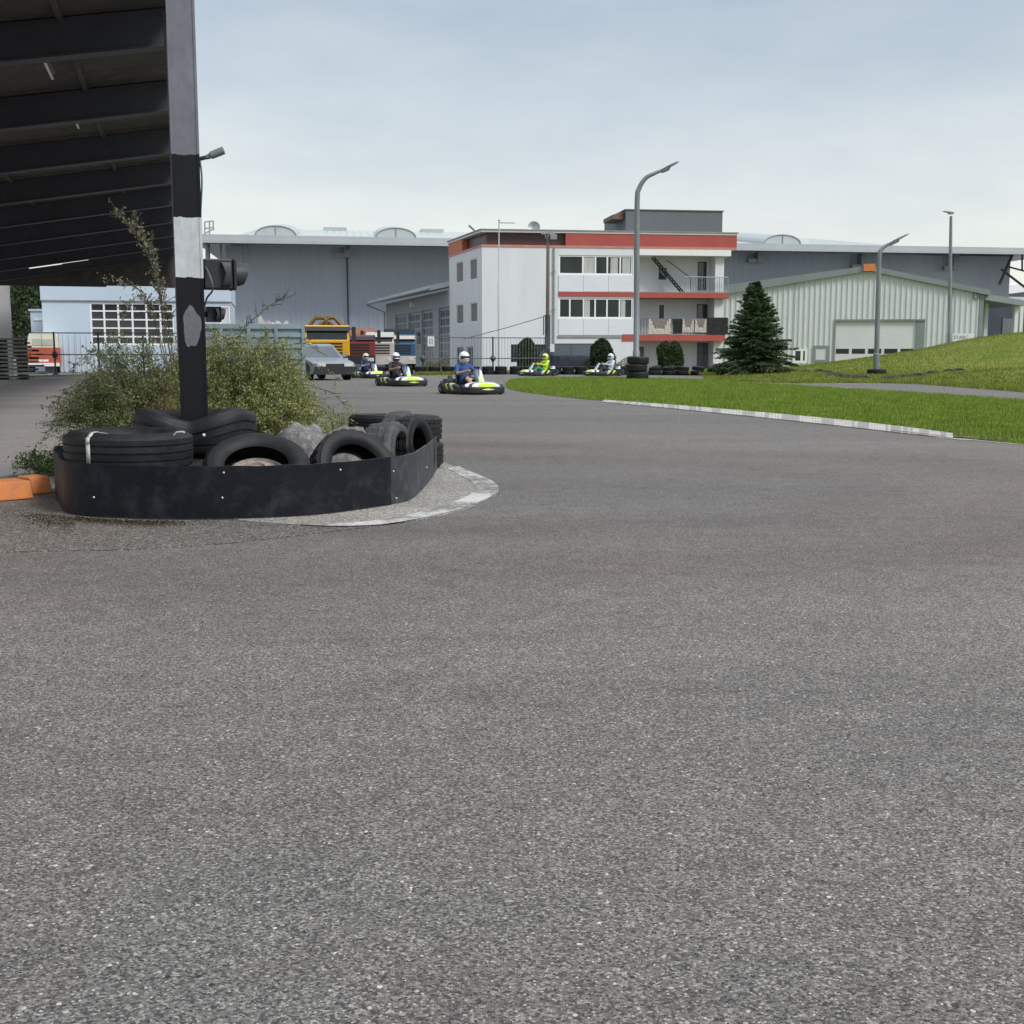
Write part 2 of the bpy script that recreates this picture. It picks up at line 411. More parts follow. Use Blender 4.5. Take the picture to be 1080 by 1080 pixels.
# ------------------------------------------------------------------ ground
track_m = asphalt('track asphalt', (.078, .0735, .07), (.126, .120, .115), (.222, .212, .20), 190, bright=.20, lanes=(-1.2, 8.8))
yard_m = asphalt('yard asphalt', (.21, .195, .187), (.29, .272, .262), (.36, .34, .325), 190, bright=.03, tint_amt=.5)
apron_m = asphalt('apron asphalt', (.055, .049, .044), (.105, .094, .085), (.21, .195, .175), 135, bright=.12, tint_amt=.45)
gravel_m = asphalt('island concrete', (.16, .15, .135), (.27, .255, .235), (.42, .40, .37), 120, bright=.12, tint_amt=.3)

def sheet(name, pts, m, z, kind='structure'):
    mb = MB(); mb.prism([(p[0], p[1], -.001) for p in pts], (0, 0, z+.001))
    return tag(mb.build(name, m), kind=kind)

mb = MB(); mb.add([(-2500, -300, 0), (2500, -300, 0), (2500, 4000, 0), (-2500, 4000, 0)], [(0, 1, 2, 3)])
tag(mb.build('ground', track_m), kind='structure')

def gp(l): return [G(u, v) for u, v in l]
def smooth_line(pts, n=8, closed=False):
    pts = [Vector(p) for p in pts]; out = []; k = len(pts)
    for i in range(k if closed else k-1):
        p0 = pts[(i-1) % k] if (closed or i > 0) else pts[0]; p1 = pts[i]; p2 = pts[(i+1) % k]
        p3 = pts[(i+2) % k] if (closed or i+2 < k) else pts[-1]
        for j in range(n):
            t = j/n
            out.append(.5*((2*p1)+(p2-p0)*t+(2*p0-5*p1+4*p2-p3)*t*t+(3*p1-p0-3*p2+p3)*t**3))
    if not closed: out.append(pts[-1])
    return out

yard_pts = gp([(-420, 540), (-120, 512), (10, 502), (70, 498)])+[Vector((-2.6, 10.2, 0)), Vector((-2.0, 11.6, 0)), Vector((-2.4, 16, 0)), Vector((-5, 28, 0)), Vector((-12, 60, 0)), Vector((-45, 60, 0)), Vector((-40, 12, 0))]
sheet('yard', yard_pts, yard_m, .003)
# concrete drain strip across the far side of the yard
mb = MB(); a = G(-30, 399.5); b = G(118, 396.2)
mb.hexa([a+Vector((0, -.35, .004)), b+Vector((0, -.35, .004)), b+Vector((0, .6, .004)), a+Vector((0, .6, .004)), a+Vector((0, -.35, .09)), b+Vector((0, -.35, .09)), b+Vector((0, .6, .09)), a+Vector((0, .6, .09))])
tag(mb.build('kerb_strip', concrete), kind='structure')
apron = smooth_line(gp([(-260, 596), (-60, 586), (40, 582), (140, 580), (235, 574), (300, 567), (350, 561), (400, 555), (430, 550)]), 6)
apron += gp([(430, 520), (300, 500)])+[Vector((-2.2, 9.5, 0)), Vector((-3.2, 9.2, 0))]+gp([(20, 506), (-120, 515), (-330, 534)])
sheet('apron', apron, apron_m, .005)
isl_out = smooth_line(gp([(262, 551), (300, 553.5), (350, 555.5), (400, 554), (450, 547), (490, 537), (516, 526), (526, 518), (520, 509), (500, 500), (480, 493), (462, 486), (440, 478), (400, 470)]), 6)
island = isl_out+[Vector((-1.9, 11.0, 0)), Vector((-3.1, 10.4, 0)), Vector((-3.3, 8.6, 0))]+gp([(90, 520), (140, 538), (230, 546)])
sheet('island', island, gravel_m, .008)

# worn white paint round the nose of the island
pm, pnt, pb, pvec = newmat('worn white line paint')
n1 = noise(pnt, pvec, 26, 7, .7); n2 = noise(pnt, pvec, 2.5, 4, .6)
fm_ = pnt.nodes.new('ShaderNodeMath'); fm_.operation = 'ADD'; pnt.links.new(n1.outputs[0], fm_.inputs[0]); pnt.links.new(n2.outputs[0], fm_.inputs[1])
pr = ramp(pnt, [(.36, (.56, .56, .54)), (.47, (.46, .455, .44)), (.53, (.22, .21, .20)), (.62, (.15, .145, .14))])
hf = pnt.nodes.new('ShaderNodeMath'); hf.operation = 'MULTIPLY'; hf.inputs[1].default_value = .5
pnt.links.new(fm_.outputs[0], hf.inputs[0]); pnt.links.new(hf.outputs[0], pr.inputs[0]); pnt.links.new(pr.outputs[0], pb.inputs['Base Color'])
pb.inputs['Roughness'].default_value = .8; bump(pnt, pb, n1.outputs[0], .4, .004)
paint_m = pm
def band(name, outer, inner, m, z, h=0):
    mb = MB(); n = len(outer)
    for i in range(n-1):
        a, b, c, d = outer[i], outer[i+1], inner[i+1], inner[i]
        if h:
            mb.hexa([Vector((p.x, p.y, z)) for p in (a, b, c, d)]+[Vector((p.x, p.y, z+h)) for p in (a, b, c, d)])
        else: mb.add([Vector((p.x, p.y, z)) for p in (a, b, c, d)], [(0, 1, 2, 3)])
    return tag(mb.build(name, m), kind='structure')
oo = smooth_line(gp([(318, 555), (352, 556.5), (400, 555), (450, 547), (490, 537), (516, 526), (526, 518), (520, 509), (500, 500), (484, 493)]), 6)
ii = smooth_line(gp([(318, 554), (350, 554), (400, 550), (445, 541), (475, 532), (496, 523), (502, 517), (498, 510), (484, 502), (472, 495)]), 6)
band('edge_paint', oo, ii, paint_m, .011)

# infield grass, its blades and the painted kerb
grass_m, gnt, gb, gvec = newmat('grass ground')
n1 = noise(gnt, gvec, .5, 6, .6); n2 = noise(gnt, gvec, 9, 5, .7)
r1 = ramp(gnt, [(.3, (.08, .13, .016)), (.5, (.12, .18, .024)), (.7, (.17, .19, .04))]); gnt.links.new(n1.outputs[0], r1.inputs[0])
r2 = ramp(gnt, [(.3, (.55, .6, .5)), (.7, (1.4, 1.35, 1.3))]); gnt.links.new(n2.outputs[0], r2.inputs[0])
gnt.links.new(mixc(gnt, 1, r1.outputs[0], r2.outputs[0], 'MULTIPLY'), gb.inputs['Base Color']); gb.inputs['Roughness'].default_value = .9
gb.inputs['Specular IOR Level'].default_value = .1; bump(gnt, gb, n2.outputs[0], .8, .06)
blade_m = leafmat('grass blades', [(0, (.095, .175, .016)), (.5, (.16, .27, .028)), (.8, (.24, .32, .045)), (1, (.38, .36, .13))], .6, .3)
blade_dry = leafmat('drier grass blades', [(0, (.10, .15, .022)), (.5, (.175, .225, .036)), (.85, (.25, .26, .062)), (1, (.34, .31, .12))], .65, .3)

low = smooth_line(gp([(534, 409), (548, 413), (600, 419.5), (640, 423), (700, 429), (760, 435), (860, 445.5), (950, 455.5), (1030, 464), (1080, 469), (1200, 482), (1400, 506)]), 5)
up = smooth_line(gp([(1400, 446), (1200, 431), (1080, 423.5), (1000, 417), (900, 411), (850, 407.5), (800, 404.5), (740, 400.5), (660, 398.5), (600, 398.3), (545, 400), (534, 405)]), 5)
infield = low+up
sheet('infield_grass', infield, grass_m, .012)

def in_poly(px, py, poly):
    c = np.zeros(len(px), bool); n = len(poly)
    for i in range(n):
        x0, y0 = poly[i][0], poly[i][1]; x1, y1 = poly[(i+1) % n][0], poly[(i+1) % n][1]
        if y0 == y1: continue
        k = ((y0 > py) != (y1 > py)) & (px < (x1-x0)*(py-y0)/(y1-y0)+x0); c ^= k
    return c

def blades(name, px, py, pz, hmin, hmax, wd, m, label=None):
    n = len(px); h = RNG.uniform(hmin, hmax, n); a = RNG.uniform(0, 6.283, n); l = RNG.uniform(0, .7, n)*h; b = RNG.uniform(0, 6.283, n)
    ww = wd*RNG.uniform(.6, 1.4, n)
    v = np.empty((n, 3, 3))
    v[:, 0] = np.stack([px-np.cos(a)*ww, py-np.sin(a)*ww, pz], 1); v[:, 1] = np.stack([px+np.cos(a)*ww, py+np.sin(a)*ww, pz], 1)
    v[:, 2] = np.stack([px+np.cos(b)*l, py+np.sin(b)*l, pz+h], 1)
    o = fast_mesh(name, v.reshape(-1, 3), 3, m); return tag(o, kind='stuff', label=label)

def sample(poly, n, weight):
    xs = [p[0] for p in poly]; ys = [p[1] for p in poly]; X = []; Y = []
    while sum(map(len, X)) < n:
        px = RNG.uniform(min(xs), max(xs), n*2); py = RNG.uniform(min(ys), max(ys), n*2)
        k = in_poly(px, py, poly) & (RNG.uniform(0, 1, n*2) < weight(px, py)); X.append(px[k]); Y.append(py[k])
    return np.concatenate(X)[:n], np.concatenate(Y)[:n]
gx, gy = sample(infield, 230000, lambda x, y: np.clip(14.0/np.maximum(y, 12), 0, 1)**1.2)
tuft = .5+.5*np.sin(gx*1.7+np.sin(gy*.9)*2)*np.sin(gy*1.3+np.sin(gx*1.1)*2)
gx = gx+RNG.normal(0, .05, len(gx))*(RNG.uniform(0, 1, len(gx)) < .5); gy = gy+RNG.normal(0, .09, len(gy))*(RNG.uniform(0, 1, len(gy)) < .5)
kl0 = gp([(634, 425), (700, 431.2), (760, 437.2), (860, 447.8), (950, 458), (1005, 464), (1005, 458.6), (950, 451), (860, 441), (760, 432), (700, 427), (638, 422.4)])
keep = ~in_poly(gx, gy, [(p.x, p.y) for p in kl0]); gx, gy, tuft = gx[keep], gy[keep], tuft[keep]
blades('grass_blades', gx, gy, np.full(len(gx), .01), .02+.01*tuft, .055+.045*tuft, .007, blade_m, 'short mown grass of the infield between the two track lanes')

# kerb stones: pale blocks with gaps worn between, then a thin worn edge line
kl = smooth_line(gp([(634, 424.2), (700, 430.4), (760, 436.4), (860, 447.0), (950, 457.2), (1005, 463)]), 30)
ku = smooth_line(gp([(638, 422.8), (700, 427.4), (760, 432.4), (860, 441.5), (950, 451.5), (1005, 459)]), 30)
kerb_m = pbr('worn white kerb paint', (.47, .45, .425), .85, .22, 3, .3, dirt=(.18, .17, .16), dirt_amt=.85)
kerb_g = pbr('bare kerb concrete', (.30, .29, .275), .9, .2, 3, .3, dirt=(.15, .14, .13))
mb = MB()
for i in range(len(kl)-1):
    a, b, c, d = kl[i], kl[i+1], ku[i+1], ku[i]
    e = .03
    a2 = a.lerp(b, e); b2 = b.lerp(a, e); c2 = c.lerp(d, e); d2 = d.lerp(c, e)
    mb.hexa([Vector((p.x, p.y, .002)) for p in (a2, b2, c2, d2)]+[Vector((p.x, p.y, z)) for p, z in ((a2, .014), (b2, .014), (c2, .026), (d2, .026))], 1 if (i//4) % 3 == 2 or random.random() < .14 else 0)
tag(mb.build('kerb', [kerb_m, kerb_g]), kind='structure')
dirt_m = pbr('bare earth', (.16, .13, .10), .95, .3, 3, .5, fine=.4)
oo = smooth_line(gp([(985, 462), (1030, 465.2), (1080, 469.5), (1200, 483)]), 6); ii = smooth_line(gp([(985, 460.3), (1030, 463.8), (1080, 467.8), (1200, 480.5)]), 6)
band('edge_line', oo, ii, paint_m, .004)
oo = smooth_line(gp([(940, 455.5), (1000, 461.6), (1030, 463.8), (1080, 467.8), (1200, 480.5)]), 6); ii = smooth_line(gp([(935, 449), (990, 452.5), (1030, 457), (1080, 462), (1200, 473)]), 6)
band('bare_verge', oo, ii, dirt_m, .017)

# mound: a real rise behind the far lane
RX = np.array([-2, 8, 13, 16.6, 19, 21.6, 24.4, 25.9, 27.4, 30.2, 36, 46, 60.]); RZ = np.array([0, 0, .02, .12, .50, .88, 1.34, 1.70, 1.98, 2.32, 2.75, 3.0, 3.1])
def mound_h(x, y):
    x = np.asarray(x, float); y = np.asarray(y, float)
    s = 70.0/np.maximum(y, 20)
    ridge = np.interp(x*s*.5+x*.5, RX, RZ)
    prof = np.where(y < 70, np.clip((y-50)/20, 0, 1), np.clip((96-y)/26, 0, 1)); prof = prof*prof*(3-2*prof)
    h = ridge*prof
    h += .55*np.exp(-(((x-21)/6.5)**2+((y-43)/6)**2))*np.clip((x-12)/6, 0, 1)      # nearer shoulder on the right
    h += .22*np.exp(-(((x-11.5)/3.2)**2+((y-46.5)/3.0)**2))                           # low hump by the tree
    return h
LO = [(742, 400.3), (790, 402.8), (840, 404.2), (900, 404), (960, 405), (1010, 408.5), (1050, 411.5), (1080, 414), (1250, 430), (1500, 452)]
lo_w = smooth_line(gp(LO), 8)
lox = np.array([p.x/p.y for p in lo_w]); loy = np.array([p.y for p in lo_w])
def mound_z(x, y):
    x = np.asarray(x, float); y = np.asarray(y, float); y0 = np.interp(x/y, lox, loy)
    e = np.clip((y-y0)/3.0, 0, 1); return .006+mound_h(x, y)*e
NU, NV = 150, 90; vs = []; fs = []
tt = np.linspace(lox[0], lox[-1], NU)
for i in range(NU):
    y0 = np.interp(tt[i], lox, loy)
    for j in range(NV):
        y = y0+(98-y0)*(j/(NV-1))**1.25; x = tt[i]*y; vs.append((x, y, float(mound_z(x, y))+(0 if j else -.002)))
for i in range(NU-1):
    for j in range(NV-1): a = i*NV+j; fs.append((a, a+NV, a+NV+1, a+1))
mb = MB(); mb.add(vs, fs, 0, True)
grass2, g2, b2, vec2 = newmat('mound turf')
n1 = noise(g2, vec2, .35, 6, .62); n2 = noise(g2, vec2, 5, 6, .7)
r1 = ramp(g2, [(.32, (.115, .16, .026)), (.5, (.155, .195, .036)), (.7, (.22, .22, .065))]); g2.links.new(n1.outputs[0], r1.inputs[0])
r2 = ramp(g2, [(.3, (.6, .6, .55)), (.7, (1.35, 1.35, 1.3))]); g2.links.new(n2.outputs[0], r2.inputs[0])
g2.links.new(mixc(g2, 1, r1.outputs[0], r2.outputs[0], 'MULTIPLY'), b2.inputs['Base Color']); b2.inputs['Roughness'].default_value = .95
b2.inputs['Specular IOR Level'].default_value = .1; bump(g2, b2, n2.outputs[0], .8, .1)
tag(mb.build('mound', grass2), kind='structure')
n = 170000; u = RNG.uniform(lox[0], lox[-1], n); y0 = np.interp(u, lox, loy); yy = y0+(88-y0)*RNG.uniform(0, 1, n)**1.3; xx = u*yy
blades('mound_grass', xx, yy, mound_z(xx, yy)-.005, .03, .13, .014, blade_dry, 'tussocky yellow green grass of the raised mound')
# flat grass behind the far lane, in front of the tyre row
vg = gp([(436, 396.2), (560, 394.2), (700, 394), (742, 396)])+[Vector((9.9, 57, 0)), Vector((9.0, 63, 0)), Vector((-4.6, 63, 0))]
sheet('verge_grass', vg, grass2, .012)
gx, gy = sample(vg, 40000, lambda x, y: np.ones_like(x))
blades('verge_blades', gx, gy, np.full(len(gx), .01), .05, .18, .016, blade_dry, 'rough grass verge below the row of tyres')
# distant hills
def hill(name, xa, xb, y, prof, m):
    mb = MB(); n = 60; vs = []
    for i in range(n+1):
        t = i/n; x = xa+(xb-xa)*t; z = np.interp(t, [p[0] for p in prof], [p[1] for p in prof])+3*math.sin(i*1.7)+2*math.sin(i*.63)
        vs += [(x, y-160, -.5), (x, y, z), (x, y+200, -.5)]
    mb.add(vs, [(3*i+j, 3*i+3+j, 3*i+4+j, 3*i+1+j) for i in range(n) for j in range(2)], 0, True)
    return tag(mb.build(name, m), kind='structure')
wood_m = pbr('wooded hillside', (.035, .055, .045), .95, .35, .03, 0, fine=.5)
hill('hill', 150, 1300, 1150, [(0, 30), (.3, 70), (.37, 74), (.6, 66), (1, 95)], wood_m)
hill('hill', -1500, -150, 1300, [(0, 120), (.5, 90), (.8, 60), (1, 10)], wood_m)

# ------------------------------------------------------------------ office block
FR = Plane(((509-540)/F*80*1.005, 80), ((771-540)/F*82.4*1.005, 82.4))
A = FR.A; Bp = FR.B
LF = Plane(((475-540)/F*88.5, 88.5), (A.x, A.y))
office = thing('office_building', 'white three storey office block with red bands and balconies', 'office building', (A.x+6, A.y+5, 0))
zroof = FR.hit(640, 243.2)[1]; zrb_t = FR.hit(640, 246.4)[1]; zrb_b = FR.hit(640, 259.2)[1]; zw_b = FR.hit(640, 262)[1]
s_mid = FR.hit(668.5, 320)[0]; s_loggia = FR.hit(588.8, 320)[0]; SL = FR.L
wl = MB()
lg1 = FR.rect(589.3, 269.3, 667.6, 289.8); lg2 = FR.rect(589.3, 314.3, 667.6, 335.8)
gw1 = FR.rect(582, 363.2, 626, 383.5); gw0 = FR.rect(539, 363.2, 575.5, 382)
zl_b, zl_m1, zl_m2 = FR.hit(628, 354)[1], FR.hit(628, 312.4)[1], FR.hit(628, 308.2)[1]
FR.wall(wl, 0, s_mid, 0, zw_b, [lg1, lg2, gw1, gw0], .2)
l0a = LF.rect(481, 276, 488.3, 298.3); l1a = LF.rect(495.5, 272.6, 503, 295.4); l0b = LF.rect(481.3, 320.8, 488.5, 342); l1b = LF.rect(496, 318.8, 503.3, 340)
l0c = LF.rect(482, 366, 489, 386.5); l1c = LF.rect(492.6, 365.6, 499, 386.5)
LF.wall(wl, 0, LF.L, 0, zw_b, [l0a, l1a, l0b, l1b, l0c, l1c], .2)
# side and rear walls
REC = 1.7
bk = FR.off(-14); C0 = LF.A; E0 = bk.pt(SL-.9, 0); D0 = bk.pt(2, 0)
inn = FR.off(-REC)
for p, q in ((Vector((C0.x, C0.y, 0)), D0), (D0, E0), (E0, inn.pt(SL-.9, 0))):
    wl.add([p, q, q+Vector((0, 0, zw_b)), p+Vector((0, 0, zw_b))], [(0, 1, 2, 3)])
# recessed balcony wall with openings
bd1 = inn.rect(735.7, 276, 745.3, 307); bw1 = inn.rect(694.6, 282.4, 703, 295); bd2 = inn.rect(734.6, 320.7, 746.3, 350); bw2 = inn.rect(694, 320, 701.6, 346)
gd1 = inn.rect(659, 362.5, 666.8, 388); gd2 = inn.rect(673, 365.6, 679, 388); gd3 = inn.rect(735, 361.4, 757, 388.5)
inn.wall(wl, s_mid, SL-.9, 0, zw_b, [bd1, bw1, bd2, bw2, gd1, gd2, gd3], .2)
wl.add([FR.pt(s_mid, 0), FR.pt(s_mid, 0, -REC), FR.pt(s_mid, zw_b, -REC), FR.pt(s_mid, zw_b)], [(0, 1, 2, 3)])
wl.build('wall', white_wall, office)
# dark core behind the openings
mb = MB(); mb.add([FR.pt(.3, .02, -.6), FR.pt(SL-1.3, .02, -REC-.6), bk.pt(SL-1.3, .02, .4), bk.pt(2.2, .02, .4), LF.pt(.5, .02, -.6),
                   FR.pt(.3, zroof-.3, -.6), FR.pt(SL-1.3, zroof-.3, -REC-.6), bk.pt(SL-1.3, zroof-.3, .4), bk.pt(2.2, zroof-.3, .4), LF.pt(.5, zroof-.3, -.6)],
                  [(4, 3, 2, 1, 0), (5, 6, 7, 8, 9), (0, 1, 6, 5), (1, 2, 7, 6), (2, 3, 8, 7), (3, 4, 9, 8), (4, 0, 5, 9)])
mb.build('inner_core', slate_grey, office)
# head slab over balconies, red fascia, trims, roof
def ring(z0, z1, o, m, name, extra=0.0):
    mb = MB(); f = FR.off(o); l = LF.off(o)
    # corner of the two offset planes
    d = f.A-l.A; den = l.t.x*f.t.y-l.t.y*f.t.x
    k = (d.x*f.t.y-d.y*f.t.x)/den; c = l.A+l.t*k
    poly = [Vector((c.x, c.y, z0)), f.pt(SL+extra, z0), bk.pt(SL+extra-.5, z0), bk.pt(1, z0), l.pt(-.15, z0)]
    mb.prism(poly, (0, 0, z1-z0)); return mb.build(name, m, office)
ring(zw_b, zw_b+.02, .035, white_trim, 'eave_slab')
mb = MB(); FR.pbox(mb, 668.8, 262.2, 771, 269.6, -REC, .03); mb.build('balcony_head', white_trim, office)
ring(zw_b+.02, zrb_b-.02, .05, red_pale, 'lower_trim')
z0, z1 = zrb_b-.02, zrb_t
s_dark = FR.hit(596.6, 252)[0]
mb = MB()
mb.prism([FR.pt(s_dark, z0, .02), FR.pt(SL, z0, .02), bk.pt(SL-.5, z0), bk.pt(s_dark, z0)], (0, 0, z1-z0)); mb.build('red_fascia', red_band, office)
mb = MB(); sL = LF.hit(487.5, 262)[0]
LF.box(mb, -.1, sL, z0, z1, -3, .02); mb.build('red_fascia', orange_p if False else pbr('orange red fascia', (.50, .15, .08), .6, .1, 1), office)
mb = MB(); mb.add([FR.pt(.35, z0, -.35), FR.pt(s_dark, z0, -.35), bk.pt(s_dark, z0, .5), LF.pt(sL, z0, -.35), FR.pt(.35, z1, -.35), FR.pt(s_dark, z1, -.35), bk.pt(s_dark, z1, .5), LF.pt(sL, z1, -.35)],
                  [(0, 1, 2, 3), (7, 6, 5, 4), (0, 1, 5, 4), (1, 2, 6, 5), (2, 3, 7, 6), (3, 0, 4, 7)])
dk = pbr('dark red brown recess', (.060, .026, .024), .35, .2, 1)
mb.build('attic_band', dk, office)
ring(z1, z1+.14, .06, white_trim, 'upper_trim'); ring(z1+.14, zroof, .14, roof_grey, 'roof', .1)
# balconies
zb1 = inn.hit(700, 300)[1]
slabs = []
for (v0, v1, u0, u1) in ((308.6, 314.3, 668.8, 768.7), (353.1, 359.6, 656, 764.5)):
    mb = MB(); FR.pbox(mb, u0, v0, u1, v1, -REC, .06); mb.build('balcony', red_band, office)
    a0, a1, z0, z1 = FR.rect(u0, v0, u1, v1); mb = MB(); FR.box(mb, a0+.02, a1-.02, z1+.002, z1+.035, -REC, .045); mb.build('balcony_floor', roof_grey, office)
mb = MB(); FR.pbox(mb, 588.8, 308.2, 668.4, 312.8, 0, .05); mb.build('red_band', red_band, office)
mb = MB(); FR.pbox(mb, 588.0, 354.0, 655.5, 356.2, 0, .07); mb.build('grey_sill', roof_grey, office)
# parapet panels of the loggias
for v0, v1 in ((290.4, 307.6), (336.5, 353.4)):
    for i in range(3):
        u0 = 589+i*26.3; mb = MB(); FR.pbox(mb, u0+.15, v0, u0+26.1, v1, .0, .045); mb.build('parapet_panel', panel_white, office)
window(FR, lg1, office, white_pvc, mid_glass, (.325, .495, .655, .83), (), .12, .1, curtains=[(.335, .485, curtain_m), (.7, .8, curtain_m), (.86, .97, curtain_m)])
window(FR, lg2, office, white_pvc, mid_glass, (.15, .335, .49, .65, .82), (), .12, .1, curtains=[(.35, .42, curtain_m), (.84, .9, curtain_m)])
window(FR, gw1, office, iron_bk, dark_glass, (.6,), (), .15, .06)
window(FR, gw0, office, iron_bk, dark_glass, (.35, .7), (), .15, .06)
pillar_s = FR.hit(652, 370)[0]
blind = pbr('grey window blind', (.17, .18, .19), .7, .1, 4)
for r in (l0a, l1a, l0b, l1b):
    window(LF, r, office, white_trim, mid_glass, (), (), .1, .08, curtains=[(.1, .9, blind)])
for r in (l0c, l1c): window(LF, r, office, garage_panel, mid_glass, (), (), .1, .1, 'door')
for r in (bd1, bd2): window(inn, r, office, steel_dk, dark_glass, (), (), .1, .08, 'balcony_door')
window(inn, bw1, office, steel_dk, dark_glass, (), (), .1, .08); window(inn, bw2, office, white_pvc, mid_glass, (), (), .1, .08)
blue_grey_door = pbr('blue grey door', (.13, .16, .20), .5, .15, 2)
for r in (gd1, gd2): window(inn, r, office, slate_grey, blue_grey_door, (), (), .1, .08, 'door', 'door_leaf')
window(inn, gd3, office, slate_grey, blue_grey_door, (.33, .66), (.6,), .1, .08, 'door', 'door_leaf')
mb = MB(); inn.pbox(mb, 747.5, 270, 756.5, 388, 0.02, REC-.4); mb.build('pillar', white_wall, office)
# upper railing, stair
def railing(parent, pl, s0, s1, z0, h, m, n=14, r=.018, name='railing'):
    mb = MB()
    mb.tube([pl.pt(s0, z0+h), pl.pt(s1, z0+h)], r*1.5, 6); mb.tube([pl.pt(s0, z0+.12), pl.pt(s1, z0+.12)], r, 6)
    for i in range(n+1):
        s = s0+(s1-s0)*i/n; mb.tube([pl.pt(s, z0), pl.pt(s, z0+h)], r*(1.4 if i % 4 == 0 else .8), 6)
    return mb.build(name, m, parent)
zt1 = FR.hit(720, 308.6)[1]; zt2 = FR.hit(720, 353.1)[1]
fr2 = FR.off(-.02)
railing(office, fr2, FR.hit(722, 300)[0], FR.hit(768, 300)[0], zt1, 1.05, steel, 20)
railing(office, fr2, FR.hit(676, 345)[0], FR.hit(768, 345)[0], zt2, 1.08, steel_dk, 30)
st = FR.off(-.9); p0 = st.hit(688.5, 271.5); p1 = st.hit(719.5, 308.2)
mb = MB()
for o in (-.3, .3):
    q = [st.pt(p0[0], p0[1], o), st.pt(p1[0], p1[1], o)]; mb.tube(q, .055, 4)
for i in range(1, 12):
    t = i/12; s = p0[0]+(p1[0]-p0[0])*t; z = p0[1]+(p1[1]-p0[1])*t; st.box(mb, s-.13, s+.13, z-.02, z+.02, -.29, .29)
mb.tube([st.pt(p0[0]+.9, p0[1]-.2, .32), st.pt(p1[0]+.5, p1[1]+.95, .32), st.pt(p1[0]+.5, p1[1]+.02, .32)], .035, 6)
mb.build('staircase', iron_bk, office)
# penthouse
pen = FR.off(-3.5); a0, a1, _, zt = pen.rect(660, 221.3, 762, 243)
mb = MB(); pen.box(mb, a0, a1, zroof-.02, zt-.06, -7, 0); mb.build('penthouse', slate_grey, office)
mb = MB(); pen.box(mb, a0-.08, a1+.08, zt-.06, zt, -7.1, .08); mb.build('penthouse_roof', pbr('olive roof edge', (.16, .165, .14), .6), office)
s0, zc = pen.hit(647, 230.2); _, zc2 = pen.hit(660, 222.5)
mb = MB(); q = [pen.pt(a0-.1, zc2, -.3), pen.pt(s0, zc+.28, -.3), pen.pt(s0, zc, -.3), pen.pt(a0-.1, zc-.02, -.3)]
mb.prism(q, tuple((pen.n*-3).to_3d())); mb.build('penthouse_awning', pbr('brown wood', (.16, .10, .07), .7, .2, 2), office)
# roof-edge gutter spout at the near corner
mb = MB(); q = LF.pt(LF.L-1.5, zroof+.05, .1); mb.tube([q, q+Vector((-.35, -.3, .28))], .07, 6); mb.build('roof_vent', roof_grey, office)

mb = MB(); sdp = FR.hit(584, 300)[0]; mb.tube([FR.pt(sdp, 0, .08), FR.pt(sdp, zw_b-.02, .08)], .06, 8)
for zz in (1.5, 4, 6.5): FR.box(mb, sdp-.1, sdp+.1, zz, zz+.08, .0, .15)
mb.build('downpipe', steel, office)
# dish on the roof
dp = FR.off(-2).pt(FR.hit(568, 240)[0], zroof)
dish = thing('satellite_dish', 'round grey satellite dish on the roof edge of the white office', 'satellite dish', tuple(dp))
mb = MB(); mb.tube([dp, dp+Vector((0, 0, .5))], .04, 8); mb.build('mast', steel, dish)
mb = MB(); Mx = Matrix.Translation(dp+Vector((0, -.1, .34))) @ Matrix.Rotation(R(78), 4, 'X')
mb.lathe([(.001, -.1), (.15, -.09), (.3, -.05), (.42, .02), (.42, .035), (.3, -.03), (.15, -.07), (.001, -.08)], 24, Mx); mb.build('reflector', steel, dish)

# rugs and cloths over the lower rail
rugm, rn, rb, rvec = newmat('woven rug')
def rug(u0, v0, u1, v1, label, m, vee, name='rug', cat='rug'):
    pl = FR.off(.05); a0, a1, z0, z1 = pl.rect(u0, v0, u1, v1); mb = MB(); n = 12
    rows = []
    for j in range(9):
        z = z1+(z0-z1)*j/8
        rows.append([pl.pt(a0+(a1-a0)*i/n, z, .02+.02*math.sin(i*1.1+j*.3)*(j/8)) for i in range(n+1)])
    back = [[pl.pt(a0+(a1-a0)*i/n, z1-.35*j/3, -.15) for i in range(n+1)] for j in (3, 0)]
    L = back+rows; vs = [p for r_ in L for p in r_]; fs = []; mi = []
    k = n+1
    for j in range(len(L)-1):
        for i in range(n): fs.append((j*k+i, j*k+i+1, (j+1)*k+i+1, (j+1)*k+i))
    base = pl.pt((a0+a1)/2, z0)
    for f in fs:
        c = sum((Vector(vs[i]) for i in f), Vector())/4; s = ((c.to_2d()-pl.A).dot(pl.t)-a0)/(a1-a0); z = (c.z-z0)/(z1-z0)
        mb.add([vs[i] for i in f], [(0, 1, 2, 3)], 1 if (vee and z > .22+abs(s-.5)*1.2-.35 and z < 1.2 and abs(s-.5) < .36*z+.08 and z > .35) else 0)
    o = mb.build(name, m, origin=base); md = o.modifiers.new('thick', 'SOLIDIFY'); md.thickness = .02
    return tag(o, label, cat)
cream = pbr('cream rug pile', (.50, .46, .40), .95, .15, 8, .2); taupe = pbr('taupe rug centre', (.23, .19, .17), .95, .15, 8, .2)
black_cloth = pbr('black cloth', (.020, .020, .024), .9, .3, 4)
rug(684, 336.7, 707, 352.5, 'widest cream rug with brown centre hung over the lower balcony rail', [cream, taupe], True)
rug(719.8, 336.7, 731.4, 350.2, 'small cream and brown rug beside the narrow black cloth on the lower balcony', [cream, taupe], True)
rug(733, 336.7, 744.9, 350.6, 'small cream and brown rug beside the wide black cloth on the lower balcony', [cream, taupe], True)
